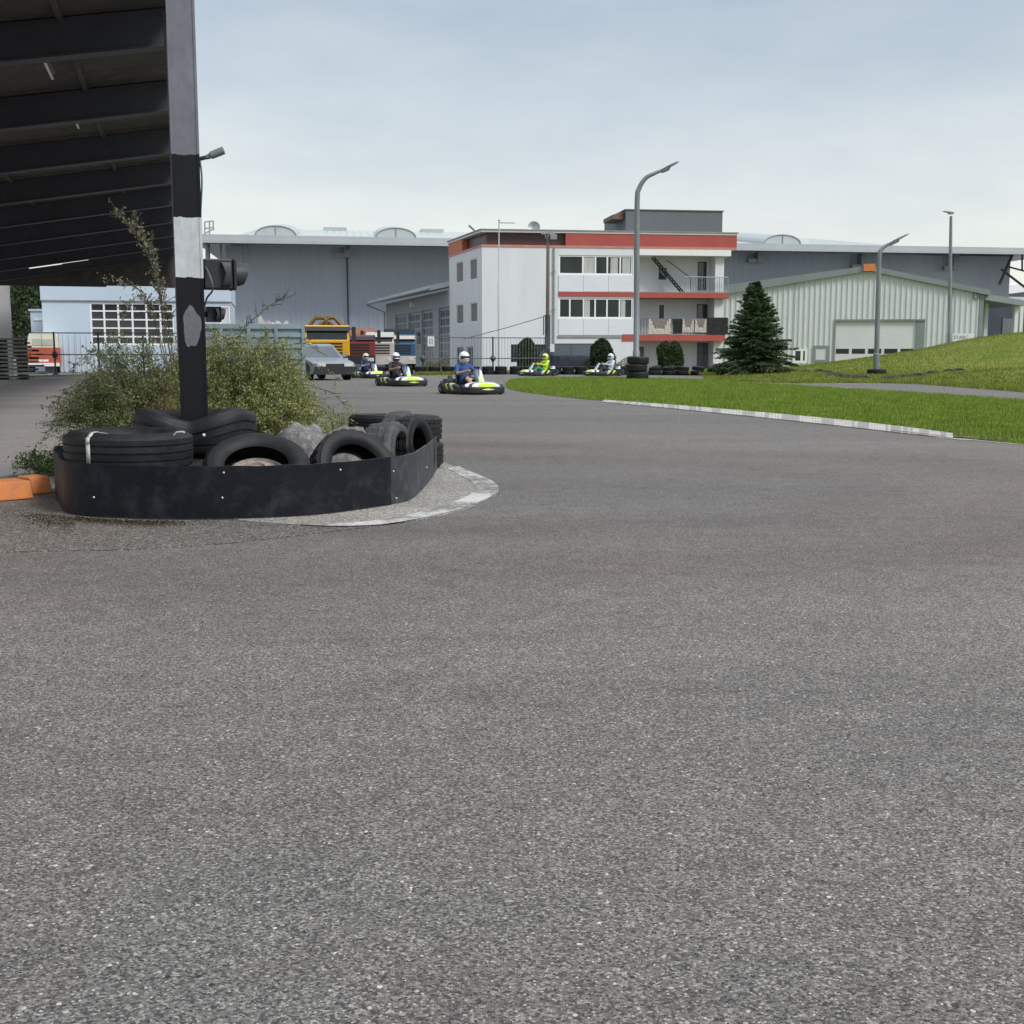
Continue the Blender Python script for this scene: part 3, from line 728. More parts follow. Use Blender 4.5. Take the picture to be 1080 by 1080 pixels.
rug(709.7, 336.7, 719.4, 352, 'narrow black cloth hung between the rugs on the lower balcony', [black_cloth, black_cloth], False, 'cloth', 'cloth')
rug(745.4, 335.2, 767.4, 352.9, 'wide black cloth hung at the right end of the lower balcony', [black_cloth, black_cloth], False, 'cloth', 'cloth')

# ------------------------------------------------------------------ big grey hall behind
YH0, YH1 = 125.0, 137.0
HW = Plane(((213-540)/F*YH0, YH0), ((1056-540)/F*YH1, YH1))
hall = thing('industrial_hall', 'long blue grey industrial hall with pale roof and arched skylights', 'industrial hall', (HW.A.x+30, HW.A.y+10, 0))
EV = HW.off(6.0)
ze0 = EV.hit(380, 257.5)[1]; zet = ze0+1.0
def zline(v0, v1, u0, u1):  # straight line in image heights, as z along EV
    s0, z0 = EV.hit(u0, v0); s1, z1 = EV.hit(u1, v1); return lambda s: z0+(z1-z0)*(s-s0)/(s1-s0)
zb = zline(257.3, 268.5, 300, 1078); zt_ = zline(248.5, 261.5, 300, 1078)
mb = MB(); s_w0 = HW.hit(239, 300)[0]; HW.corr(mb, s_w0, HW.L, 0, lambda s: zb(s)+.3, (), 1.0, .05)
a = HW.pt(s_w0, 0); b = HW.pt(s_w0, 0, -30); mb.add([a, b, b+Vector((0, 0, 12.4)), a+Vector((0, 0, 12.4))], [(0, 1, 2, 3)])
a = HW.pt(HW.L, 0); b = HW.pt(HW.L, 0, -30); mb.add([a, b, b+Vector((0, 0, 12.4)), a+Vector((0, 0, 12.4))], [(0, 1, 2, 3)])
mb.build('wall', hall_wall, hall)
sE = EV.hit(1150, 262)[0]; sS = EV.hit(196, 252)[0]
mb = MB()
for (oa, ob, f0, f1) in ((0, .25, lambda s: zb(s), lambda s: zb(s)+(zt_(s)-zb(s))*.42), (-.05, .12, lambda s: zb(s)+(zt_(s)-zb(s))*.42, lambda s: zt_(s))):
    mb.hexa([EV.pt(sS, f0(sS), ob), EV.pt(sE, f0(sE), ob), EV.pt(sE, f0(sE), oa), EV.pt(sS, f0(sS), oa), EV.pt(sS, f1(sS), ob), EV.pt(sE, f1(sE), ob), EV.pt(sE, f1(sE), oa), EV.pt(sS, f1(sS), oa)])
mb.build('fascia', hall_fascia, hall)
# soffit and roof
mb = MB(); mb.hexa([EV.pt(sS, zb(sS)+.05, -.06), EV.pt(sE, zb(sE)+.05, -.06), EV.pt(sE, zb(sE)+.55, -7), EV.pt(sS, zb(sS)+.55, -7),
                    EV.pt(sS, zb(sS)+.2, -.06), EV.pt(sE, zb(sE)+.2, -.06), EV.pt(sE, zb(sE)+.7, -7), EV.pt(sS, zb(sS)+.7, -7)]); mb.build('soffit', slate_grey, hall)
s_r0 = EV.hit(247, 250)[0]; s_r1 = EV.hit(965, 258)[0]
RS = .122
mb = MB(); D = 30
mb.hexa([EV.pt(sS, zt_(sS)-.12, -.05), EV.pt(sE, zt_(sE)-.12, -.05), EV.pt(sE, zt_(sE)-.12, -D), EV.pt(sS, zt_(sS)-.12, -D), EV.pt(sS, zt_(sS)+.02, -.05), EV.pt(sE, zt_(sE)+.02, -.05), EV.pt(sE, zt_(sE)+.05, -D), EV.pt(sS, zt_(sS)+.05, -D)])
n = 90
for i in range(n):
    sa = s_r0+(s_r1-s_r0)*i/n; sb = s_r0+(s_r1-s_r0)*(i+.92)/n; sc2 = s_r0+(s_r1-s_r0)*(i+1)/n
    mb.add([EV.pt(sa, zt_(sa)+.05, -1.0), EV.pt(sb, zt_(sb)+.05, -1.0), EV.pt(sb, zt_(sb)+RS*D, -D), EV.pt(sa, zt_(sa)+RS*D, -D)], [(0, 1, 2, 3)])
    mb.add([EV.pt(sb, zt_(sb)+.12, -1.0), EV.pt(sc2, zt_(sc2)+.12, -1.0), EV.pt(sc2, zt_(sc2)+RS*D+.06, -D), EV.pt(sb, zt_(sb)+RS*D+.06, -D)], [(0, 1, 2, 3)])
for s in (s_r0, s_r1):
    mb.add([EV.pt(s, zt_(s), -1), EV.pt(s, zt_(s), -D), EV.pt(s, zt_(s)+RS*D, -D)], [(0, 1, 2)])
mb.build('roof', hall_roof, hall)
for uc in (290, 418, 829):
    s, _ = EV.hit(uc, 248); hw = 20.5/F*119*1.04; mb = MB(); loops = []
    for o, dz in ((-1.0, .0), (-13, RS*12)):
        L = []
        for k in range(13):
            t = math.pi*k/12; L.append(EV.pt(s-hw*math.cos(t), zt_(s)+dz+1.0*math.sin(t)**.9, o))
        loops.append(L)
    mb.loft(loops, 0, False, True); mb.build('skylight', skylight_m, hall)
    mb = MB(); q = EV.pt(s, zt_(s)+.05, -.98); mb.tube([q, q+Vector((0, 0, .97))], .06, 4)
    pts = [EV.pt(s-hw*math.cos(math.pi*k/12), zt_(s)+.02+1.02*math.sin(math.pi*k/12)**.9, -.97) for k in range(13)]; mb.tube(pts, .07, 4); mb.build('skylight_rim', steel, hall)
for uc in (350, 475, 872, 920):
    s, _ = EV.hit(uc, 243); mb = MB(); EV.box(mb, s-1.4, s+1.4, zt_(s)+RS*27, zt_(s)+RS*27+.42, -29.5, -27); mb.build('roof_hatch', hall_fascia, hall)
# pipes and brackets under the eaves
for u0, v0, v1, r in ((219, 259, 306, .25), (233, 259, 290, .12), (255, 259, 285, .16), (262, 258, 272, .1)):
    pl = HW.off(2.0); a = pl.hit(u0, v0); b = pl.hit(u0, v1 if v1 > 300 else v1); mb = MB()
    mb.tube([pl.pt(a[0], a[1]+.4), pl.pt(b[0], 0 if v1 > 300 else b[1])], r, 8); mb.build('eave_strut', steel, hall)
mb = MB(); pl = HW.off(.35); a = pl.hit(366, 272); mb.tube([pl.pt(a[0], 0), pl.pt(a[0], a[1]+.6), pl.pt(a[0]+.3, a[1]+1.3, 3)], .09, 6); mb.build('downpipe', steel_dk, hall)
for u0, v0 in ((366, 262), (802, 268), (911, 274), (1008, 276)):
    pl = HW.off(1.2); a = pl.hit(u0, v0); mb = MB(); pl.box(mb, a[0]-.3, a[0]+.3, a[1]-.9, a[1]+1.2, -.9, .1); pl.box(mb, a[0]-1.3, a[0]-.3, a[1]-.9, a[1]-.5, -.6, 0); mb.build('eave_bracket', steel, hall)
# steel truss carrying the roof past the right-hand end
mb = MB(); pl = HW.off(3)
for (u0, v0, u1, v1, r) in ((1054, 300, 1068, 268, .16), (1056, 284, 1090, 310, .13), (1062, 281, 1100, 291, .1), (1078, 268, 1078, 286, .1), (1100, 266, 1100, 330, .2)):
    a = pl.hit(u0, v0); b = pl.hit(u1, v1); mb.tube([pl.pt(*a), pl.pt(*b)], r, 6)
mb.build('end_truss', steel_dk, hall)
# rooftop ladder cage by the left end
lad = MB(); pl = EV.off(-3); 
for (u0, v0, u1, v1) in ((216, 234, 216, 249), (221, 233, 221, 249), (225, 233, 225, 243), (216, 234, 225, 233), (216, 241, 225, 240), (213, 248, 226, 241)):
    a = pl.hit(u0, v0); b = pl.hit(u1, v1); lad.tube([pl.pt(*a), pl.pt(*b)], .07, 6)
lad.build('roof_ladder', steel, hall)

# ------------------------------------------------------------------ garage wing left of the office
GW = Plane(((409-540)/F*113, 113), (C0.x-.05, C0.y+.3))
gar = thing('garage_building', 'grey garage wing with glazed sectional doors beside the office', 'garage', (GW.A.x+4, GW.A.y, 0))
zg = 5.75; mb = MB(); holes = []
sa = [GW.hit(u, 350)[0] for u in (417, 429, 430.8, 443, 444.6, 456.5, 462.5, 474.4)]
ztop = 4.55
holes = [(sa[i], sa[i+1], .05, ztop) for i in (0, 2, 4, 6)]
GW.wall(mb, 0, GW.L, 0, zg, holes, .2)
a = GW.pt(0, 0); b = GW.pt(0, 0, -12); mb.add([a, b, b+Vector((0, 0, zg)), a+Vector((0, 0, zg))], [(0, 1, 2, 3)])
mb.build('wall', garage_wall, gar)
for h in holes:
    d = MB(); GW.box(d, h[0], h[1], h[2], h[3], -.22, -.14); o = d.build('sectional_door', garage_panel, gar)
    w_ = h[1]-h[0]; g = MB(); fr = MB()
    for j in range(6):
        zz = .75+j*.62
        for i in range(2): GW.box(g, h[0]+w_*(.06+i*.47), h[0]+w_*(.47+i*.47), zz, zz+.48, -.14, -.128)
    g.build('pane', mid_glass, o)
# eave and roof
E2 = GW.off(1.4); mb = MB(); s0 = -2.2; s1 = GW.L-.2
za, zb_ = 5.75, 6.3
mb.hexa([E2.pt(s0, za-.05), E2.pt(s1, za-.05), GW.pt(s1, 8.6, -12), GW.pt(s0, 8.6, -12), E2.pt(s0, za+.32), E2.pt(s1, za+.32), GW.pt(s1, 9.0, -12), GW.pt(s0, 9.0, -12)])
mb.build('roof', hall_roof, gar)
mb = MB(); mb.tube([E2.pt(s0, za+.05, .08), E2.pt(s1, za+.05, .08)], .1, 8); mb.tube([E2.pt(s0+.2, za-.05, .05), GW.pt(-.1, za-.75, .15), GW.pt(-.1, 0, .15)], .08, 8); mb.build('gutter', steel, gar)
mb = MB(); q = GW.hit(437, 322); GW.box(mb, q[0]-.2, q[0]+.2, 4.95, 5.35, 0, .35); mb.build('wall_lamp', white_trim, gar)

# ------------------------------------------------------------------ pale ribbed hall on the right
MW = Plane(((748-540)/F*98, 98), ((1026-540)/F*95, 95))
mh = thing('metal_hall', 'pale grey green ribbed metal hall with a low gable and roller door', 'metal hall', (MW.A.x+10, MW.A.y+3, 0))
pk_s, pk_z = MW.hit(916, 285.5); l_s, l_z = MW.hit(770, 309); r_s, r_z = MW.hit(1025, 307.5)
def top(s):
    return pk_z+(l_z-pk_z)*(s-pk_s)/(l_s-pk_s) if s < pk_s else pk_z+(r_z-pk_z)*(s-pk_s)/(r_s-pk_s)
gdoor = MW.rect(880.5, 338, 974.5, 388); gdoor = (gdoor[0], gdoor[1], .05, gdoor[3])
w1 = MW.rect(836, 367.5, 851.5, 383); w2 = MW.rect(857.5, 364.5, 874, 382)
mb = MB(); MW.corr(mb, 0, MW.L, 0, top, [gdoor, w1, w2], .42, .07); 
for s in (0, MW.L):
    a = MW.pt(s, 0); b = MW.pt(s, 0, -45); mb.add([a, b, b+Vector((0, 0, top(s))), a+Vector((0, 0, top(s)))], [(0, 1, 2, 3)])
mb.build('wall', mint, mh)
mb = MB()
for sA, sB, th in ((-1.0, pk_s, .75), (pk_s, MW.L+.7, .38)):
    zA, zB = top(sA), top(sB)
    tA = th if sA < 0 else .38; tB = .38
    mb.hexa([MW.pt(sA, zA-.04, .35), MW.pt(sB, zB-.04, .35), MW.pt(sB, zB-.04, -46), MW.pt(sA, zA-.04, -46), MW.pt(sA, zA+tA, .35), MW.pt(sB, zB+tB, .35), MW.pt(sB, zB+tB, -46), MW.pt(sA, zA+tA, -46)])
mb.build('roof', mint_trim, mh)
mb = MB(); MW.box(mb, pk_s-.45, pk_s+.45, pk_z-.05, pk_z+.5, .36, .5); mb.build('ridge_cap', orange_p, mh)
# roller door with a row of lights
d = MB(); a0, a1, z0, z1 = gdoor; MW.box(d, a0+.02, a1-.62, z0, z1-.02, -.3, -.14)
door = d.build('roller_door', door_white, mh)
g = MB(); _, _, zc0, zc1 = MW.rect(900, 367.8, 940, 373)
for i in range(5):
    wd = (a1-.62-a0)/5; MW.box(g, a0+wd*i+.12, a0+wd*(i+1)-.12, zc0, zc1, -.14, -.125)
g.build('pane', dark_glass, door)
f = MB(); MW.box(f, a0-.12, a0+.02, z0, z1+.1, -.3, .09); MW.box(f, a1-.62, a1+.02, z0, z1-.02, -.3, .0); MW.box(f, a0+.02, a1+.02, z1-.02, z1+.1, -.3, .09); f.build('door_frame', mint_trim, mh)
window(MW, w1, mh, white_pvc, dark_glass, (.62,), (), .02, .2)
window(MW, w2, mh, mint_trim, door_white, (), (), -.05, .2, 'hatch', 'hatch_panel')
mb = MB(); MW.box(mb, MW.L-.02, MW.L+.3, 0, top(MW.L)-.05, -.3, .1); q = MW.hit(1001.5, 350)[0]; MW.box(mb, q-.06, q+.06, 0, top(q)-.05, .05, .14); mb.build('corner_trim', mint_trim, mh)

# sign board at the corner of that hall, its words half worn away
sgp = MW.off(.6); a0, a1, z0, z1 = sgp.rect(1002.5, 351.8, 1027.5, 360)
sg = thing('sign_board', 'small white board reading STARC low on the ribbed hall above the mound', 'sign', tuple(sgp.pt((a0+a1)/2, z0)))
mb = MB(); sgp.box(mb, a0, a1, z0, z1, -.04, .04); mb.build('board', white_trim, sg)
mb = MB(); sgp.box(mb, a0+.1, a0+.2, z0-1.4, z0-.002, -.03, .03); sgp.box(mb, a1-.2, a1-.1, z0-1.4, z0-.002, -.03, .03); mb.build('post', steel, sg)
def lettering(txt, pl, s, z, h, m, parent, o=.045, name='lettering'):
    fc = bpy.data.curves.new(name, 'FONT'); fc.body = txt; fc.size = h*1.38; fc.extrude = .004; fc.align_x = 'LEFT'
    ob = bpy.data.objects.new('tmp', fc); COL.objects.link(ob)
    dg = bpy.context.evaluated_depsgraph_get(); me = bpy.data.meshes.new_from_object(ob.evaluated_get(dg)); bpy.data.objects.remove(ob)
    X = Vector((pl.t.x, pl.t.y, 0)); Z = Vector((0, 0, 1)); n3 = Vector((pl.n.x, pl.n.y, 0)); b0 = pl.pt(s, z, o); og = ORIG[parent.name]
    for v in me.vertices: c = v.co.copy(); v.co = b0+X*c.x+Z*c.y+n3*c.z-og
    me.materials.clear(); me.materials.append(m); o2 = bpy.data.objects.new(name, me); COL.objects.link(o2); o2.parent = parent; return o2
lettering('STARC', sgp, a0+.2, z0+.18, (z1-z0)*.46, steel_dk, sg)

# open lean-to at its right end
sd_ = thing('open_shed', 'dark open sided shed with pale posts at the right of the ribbed hall', 'shed', (MW.B.x+3, MW.B.y+2, 0))
SB = Plane(tuple(MW.pt(MW.L+.35, 0, -.5).to_2d()), ((1100-540)/F*97, 97)); 
bkp = SB.off(-6)
mb = MB(); bkp.wall(mb, -.5, SB.L+6, 0, 5.2, (), .1); mb.build('wall', shed_dark, sd_)
mb = MB(); q0 = SB.hit(1028, 308.5); q1 = SB.hit(1077, 317); 
mb.hexa([SB.pt(q0[0]-.3, q0[1]-.45, .4), SB.pt(q1[0], q1[1]-.45, .4), SB.pt(q1[0], q1[1]-.45, -7), SB.pt(q0[0]-.3, q0[1]-.45, -7), SB.pt(q0[0]-.3, q0[1], .4), SB.pt(q1[0], q1[1], .4), SB.pt(q1[0], q1[1], -7), SB.pt(q0[0]-.3, q0[1], -7)])
mb.build('roof', mint_trim, sd_)
for u, o in ((1039, -1.5), (1070.5, -.2), (1076, -2.5)):
    pl = SB.off(o); s, _ = pl.hit(u, 340); mb = MB(); pl.box(mb, s-.16, s+.16, 0, pl.hit(u, 313)[1]-.2, -.15, .15); mb.build('post', mint, sd_)
mb = MB(); a0, a1, z0, z1 = bkp.rect(1056, 336, 1070, 380); bkp.box(mb, a0, a1, 0, z1, 0, .08); mb.build('door', slate_grey, sd_)
# far white roof seen past the hall's end
far = Plane(((1044-540)/F*170, 170), ((1130-540)/F*176, 176))
fb = thing('warehouse', 'far low warehouse with white roof beyond the steel truss', 'warehouse', (far.A.x+5, far.A.y+4, 0))
mb = MB(); s0, z0 = far.hit(1046, 307.5); s1, z1 = far.hit(1100, 301)
mb.hexa([far.pt(s0, z0-.6), far.pt(s1, z1-.6), far.pt(s1, z1-.6, -20), far.pt(s0, z0-.6, -20), far.pt(s0, z0+.6), far.pt(s1, z1+.6), far.pt(s1, z1+.6, -20), far.pt(s0, z0+.6, -20)]); mb.build('roof', white_trim, fb)
mb = MB(); far.box(mb, s0+.5, s1-.3, 0, z0-.62, -19, -.4); mb.build('wall', hall_wall, fb)

# ------------------------------------------------------------------ pale blue workshop on the left
BW = Plane(((51-540)/F*68, 68), ((247-540)/F*70, 70))
ws = thing('workshop_building', 'pale blue flat roofed workshop with a large gridded window door', 'workshop', (BW.A.x+5, BW.A.y+4, 0))
zt0 = BW.hit(150, 300)[1]; zsp = BW.hit(150, 317)[1]
gwn = BW.rect(95.2, 319.2, 184, 364); dr = BW.rect(232, 322, 244, 394); dr = (dr[0], dr[1], .05, dr[3])
mb = MB(); BW.wall(mb, 0, BW.L, 0, zsp, [gwn, dr], .2); 
BW.box(mb, -.05, BW.L+.05, zsp, zt0, -8, .05)
for s in (0, BW.L):
    a = BW.pt(s, 0); b = BW.pt(s, 0, -8); mb.add([a, b, b+Vector((0, 0, zsp)), a+Vector((0, 0, zsp))], [(0, 1, 2, 3)])
mb.build('wall', blue_wall, ws)
mb = MB(); BW.box(mb, -.08, BW.L+.08, zsp-.06, zsp-.003, 0, .09); mb.build('sill_trim', steel, ws)
window(BW, gwn, ws, white_pvc, dark_glass, (1/6, 2/6, 3/6, 4/6, 5/6), (.2, .4, .6, .8), .1, .1)
window(BW, dr, ws, white_pvc, door_white, (), (.55,), .1, .12, 'door', 'door_leaf')
mb = MB()
for u0, u1 in ((57, 94), (96, 184)):
    a0, a1, z0, z1 = BW.rect(u0, 367 if u0 > 90 else 353, u1, 393); BW.corr(mb, a0, a1, .02, lambda s, z1=z1: z1, (), .3, .04)
for i in range(len(mb.v)):
    p = mb.v[i]; mb.v[i] = (p[0]+BW.n.x*.02, p[1]+BW.n.y*.02, p[2])
mb.build('ribbed_panel', blue_wall, ws)
AN = Plane(((33-540)/F*74, 74), ((53-540)/F*74, 74))
mb = MB(); a0, a1, z0, z1 = AN.rect(33.5, 328, 53, 390); AN.box(mb, a0, a1, 0, z1, -5, 0); AN.box(mb, a0-.08, a1, z1, z1+.12, -5.1, .08); mb.build('annex', blue_wall, ws)
a0, a1, z0, z1 = AN.rect(36, 336, 50, 338); mb = MB(); AN.box(mb, a0, a1, z0, z1, 0, .05); mb.build('annex_trim', white_trim, ws)

# ------------------------------------------------------------------ the roofed pit hall on the left
e2 = Vector((-.265, .9643)); r2_ = Vector((.9643, .265))
def cp(t, rr, z): p = e2*t+r2_*rr; return Vector((p.x, p.y, z))
HR = 6.2; SLP = math.tan(R(9.3)); T0, T1 = 8.35, 60.0; WID = 9.6
def rz_(rr): return HR+SLP*rr
can = thing('canopy_hall', 'dark open sided canopy hall with steel frames and a tarred board underside', 'canopy', tuple(cp(8.4, 0, 0)))
board_m = pbr('weathered roof boards', (.075, .068, .062), .9, .3, .8, .2, streak=False, dirt=(.12, .105, .09), dirt_amt=.5, fine=.3)
frame_m = pbr('dark frame steel', (.038, .041, .052), .6, .2, 1.5)
mb = MB(); nb = 54
for i in range(nb):      # boards running down the slope
    ta = T0-.6+(T1-T0+.6)*i/nb; tb = T0-.6+(T1-T0+.6)*(i+.97)/nb; dz = random.uniform(-.012, .012)
    mb.hexa([cp(ta, 0.12, rz_(.12)+dz), cp(tb, .12, rz_(.12)+dz), cp(tb, -WID, rz_(-WID)+dz), cp(ta, -WID, rz_(-WID)+dz), cp(ta, .12, rz_(.12)+.06), cp(tb, .12, rz_(.12)+.06), cp(tb, -WID, rz_(-WID)+.06), cp(ta, -WID, rz_(-WID)+.06)])
mb.hexa([cp(T0-.7, .16, rz_(.16)+.065), cp(T1+.1, .16, rz_(.16)+.065), cp(T1+.1, -WID-.1, rz_(-WID)+.065), cp(T0-.7, -WID-.1, rz_(-WID)+.065), cp(T0-.7, .16, rz_(.16)+.15), cp(T1+.1, .16, rz_(.16)+.15), cp(T1+.1, -WID-.1, rz_(-WID)+.15), cp(T0-.7, -WID-.1, rz_(-WID)+.15)])
mb.build('roof', board_m, can)
tl = [T0+.05]+[19.6+i*4.95 for i in range(9)]
for t in [8.4, 14.6]+[19.6+i*4.95 for i in range(9)]:
    mb = MB(); h = .55
    mb.hexa([cp(t-.1, -.12, rz_(-.12)-h), cp(t+.1, -.12, rz_(-.12)-h), cp(t+.1, -WID, rz_(-WID)-h), cp(t-.1, -WID, rz_(-WID)-h), cp(t-.1, -.12, rz_(-.12)-.02), cp(t+.1, -.12, rz_(-.12)-.02), cp(t+.1, -WID, rz_(-WID)-.02), cp(t-.1, -WID, rz_(-WID)-.02)])
    mb.hexa([cp(t-.16, -.12, rz_(-.12)-h-.03), cp(t+.16, -.12, rz_(-.12)-h-.03), cp(t+.16, -WID, rz_(-WID)-h-.03), cp(t-.16, -WID, rz_(-WID)-h-.03), cp(t-.16, -.12, rz_(-.12)-h), cp(t+.16, -.12, rz_(-.12)-h), cp(t+.16, -WID, rz_(-WID)-h), cp(t-.16, -WID, rz_(-WID)-h)])
    mb.build('rafter', frame_m, can)
for rr in (-1.6, -4.2, -7.8):
    mb = MB(); z = rz_(rr); mb.hexa([cp(T0-.5, rr-.035, z-.08), cp(T0-.5, rr+.035, z-.08), cp(T1, rr+.035, z-.08), cp(T1, rr-.035, z-.08), cp(T0-.5, rr-.05, z-.015), cp(T0-.5, rr+.05, z-.015), cp(T1, rr+.05, z-.015), cp(T1, rr-.05, z-.015)])
    mb.build('purlin', board_m, can)
# far end board wall down to a level head
zh = P(90, 303.5, 57.6).z
mb = MB()
for k in range(48):
    ra = -WID*k/48; rb_ = -WID*(k+1)/48; zb_k = zh-(.0 if k > 16 or k < 5 else -.06)
    if rz_(rb_) <= zb_k+.05: break
    mb.hexa([cp(T1-.02, ra, zb_k), cp(T1-.02, rb_, zb_k), cp(T1+.04, rb_, zb_k), cp(T1+.04, ra, zb_k), cp(T1-.02, ra, rz_(ra)), cp(T1-.02, rb_, rz_(rb_)), cp(T1+.04, rb_, rz_(rb_)), cp(T1+.04, ra, rz_(ra))])
mb.build('end_wall', board_m, can)
# columns: rolled steel sections. The one by the island wears black and white bands.
def hcol(t, rr, z1, m, b=.172, h=.15, tf=.017, name='column', z0=0.0):
    mb = MB()
    def bx(ta, tb, ra, rb_): mb.hexa([cp(t+ta, rr+ra, z0), cp(t+ta, rr+rb_, z0), cp(t+tb, rr+rb_, z0), cp(t+tb, rr+ra, z0), cp(t+ta, rr+ra, z1), cp(t+ta, rr+rb_, z1), cp(t+tb, rr+rb_, z1), cp(t+tb, rr+ra, z1)])
    bx(-h/2, -h/2+tf, -b/2, b/2); bx(h/2-tf, h/2, -b/2, b/2); bx(-h/2+tf, h/2-tf, -.006, .006)
    bx(-h/2-.006, -h/2-.0005, -b/2-.004, -b/2+.012); bx(-h/2-.006, -h/2-.0005, b/2-.012, b/2+.004)
    return mb.build(name, m, can)
cm, cn_, cb, cvec = newmat('banded column paint')
spz = nd(cn_, 'ShaderNodeSeparateXYZ'); cn_.links.new(cvec, spz.inputs[0])
nz = noise(cn_, cvec, 22, 5, .7); ad = nd(cn_, 'ShaderNodeMath', operation='MULTIPLY_ADD'); ad.inputs[1].default_value = .035; cn_.links.new(nz.outputs[0], ad.inputs[0]); cn_.links.new(spz.outputs[2], ad.inputs[2])
dv = nd(cn_, 'ShaderNodeMath', operation='DIVIDE'); dv.inputs[1].default_value = 4.0; cn_.links.new(ad.outputs[0], dv.inputs[0])
tcol = 8.4; ycol = (e2*tcol).y-.1
z_a = P(202, 294, ycol).z; z_b = P(196, 229, ycol).z; z_c = P(193, 164, ycol).z
blk = (.006, .0065, .009); wht = (.50, .53, .54); gry = (.155, .16, .185)
cr = ramp(cn_, [(0, blk), ((z_a+.017)/4, wht), ((z_b+.017)/4, blk), ((z_c+.017)/4, gry)], 'CONSTANT'); cn_.links.new(dv.outputs[0], cr.inputs[0])
n4 = noise(cn_, mapping(cn_, cvec, (1, 1, .5)), 9, 6, .7); rr4 = ramp(cn_, [(.3, (.8, .8, .8)), (.7, (1.2, 1.2, 1.2))]); cn_.links.new(n4.outputs[0], rr4.inputs[0])
cc = mixc(cn_, 1, cr.outputs[0], rr4.outputs[0], 'MULTIPLY')
n5 = noise(cn_, cvec, 34, 6, .75); chip = ramp(cn_, [(.685, (0, 0, 0)), (.70, (1, 1, 1))]); cn_.links.new(n5.outputs[0], chip.inputs[0])
cc = mixc(cn_, chip.outputs[0], cc, (.20, .19, .185))
cn_.links.new(cc, cb.inputs['Base Color']); cb.inputs['Roughness'].default_value = .5; cb.inputs['Specular IOR Level'].default_value = .25; bump(cn_, cb, n4.outputs[0], .15, .004)
c0 = hcol(tcol, .058, HR-.05, cm); c0['label'] = 'column painted in black, white and grey bands'
# bare patch where the paint has come off
mb = MB(); pts = []
cenz = P(200, 345, ycol).z
for k in range(26):
    q = 2*math.pi*k/26; rr_ = (.058+.008*math.sin(3*q+1)+random.uniform(-.003, .003))*math.cos(q); zz = cenz+(.135+.012*math.sin(5*q))*math.sin(q)+random.uniform(-.006, .006)
    pts.append(cp(tcol-.075-.0012, .060+rr_, zz))
mb.add(pts, [tuple(range(26))]); mb.build('bare_patch', pbr('scraped primer', (.125, .13, .15), .7, .2, 12, dirt=(.06, .06, .07), dirt_amt=.4), c0)
for t in [19.6, 29.5, 39.4, 49.3, 59.2]:
    hcol(t, 0, HR-.05, frame_m)
cl_ = pbr('pale column paint', (.34, .34, .35), .7, .15, 1.5, streak=True)
# an inner column far back on the left
q = G(8, 395.8); tt_ = q.to_2d().dot(e2); rr_ = q.to_2d().dot(r2_)
hcol(tt_, rr_, rz_(rr_)-.5, cl_, .55, .5, .12)
# tube lights under the boards
tube_m = pbr('fluorescent tube', (.7, .7, .68), .4, .05, 4)
glow, gn_, gbb, _v = newmat('lit fluorescent tube'); gbb.inputs['Base Color'].default_value = (.7, .7, .68, 1); gbb.inputs['Emission Color'].default_value = (1, .97, .88, 1); gbb.inputs['Emission Strength'].default_value = .5
def roofhit(u, v, drop=.3):
    d = ray(u, v); n2 = Vector((-SLP*r2_.x, -SLP*r2_.y, 1)); k = (HR-drop-CH)/(Vector(d).dot(n2)); return Vector((0, 0, CH))+Vector(d)*k
lights = [(51, 74, 'unlit tube light nearest the front of the canopy ceiling', 0), (80, 129, 'unlit tube light second from the front of the canopy ceiling', 0), (98.5, 168, 'unlit tube light third from the front of the canopy ceiling', 0), (113, 197, 'unlit tube light fourth from the front of the canopy ceiling', 0),
          (3.5, 237, 'unlit tube light at the far left edge under the dark canopy', 0), (48, 280, 'lit tube at the left of the glowing pair deep under the canopy', 1), (76, 275.5, 'lit tube at the right of the glowing pair deep under the canopy', 1)]
for u, v, lab, lit in lights:
    c = roofhit(u, v); d = Vector((r2_.x, r2_.y, SLP)).normalized() if lit else Vector((e2.x, e2.y, 0)); up = Vector((0, 0, 1))
    L = thing('tube_light', lab, 'light fitting', tuple(c), 0, 'tube lights under the canopy')
    ln = .7 if lit else .62; mb = MB(); a = c-d*ln; b = c+d*ln
    mb.tube([a+up*.09, b+up*.09], .05, 4); mb.tube([c-d*.4+up*.1, c-d*.4+up*.32], .012, 4); mb.tube([c+d*.4+up*.1, c+d*.4+up*.32], .012, 4); mb.build('housing', steel_dk, L)
    mb = MB(); mb.tube([a, b], .045 if lit else .022, 8); mb.build('tube', glow if lit else tube_m, L)

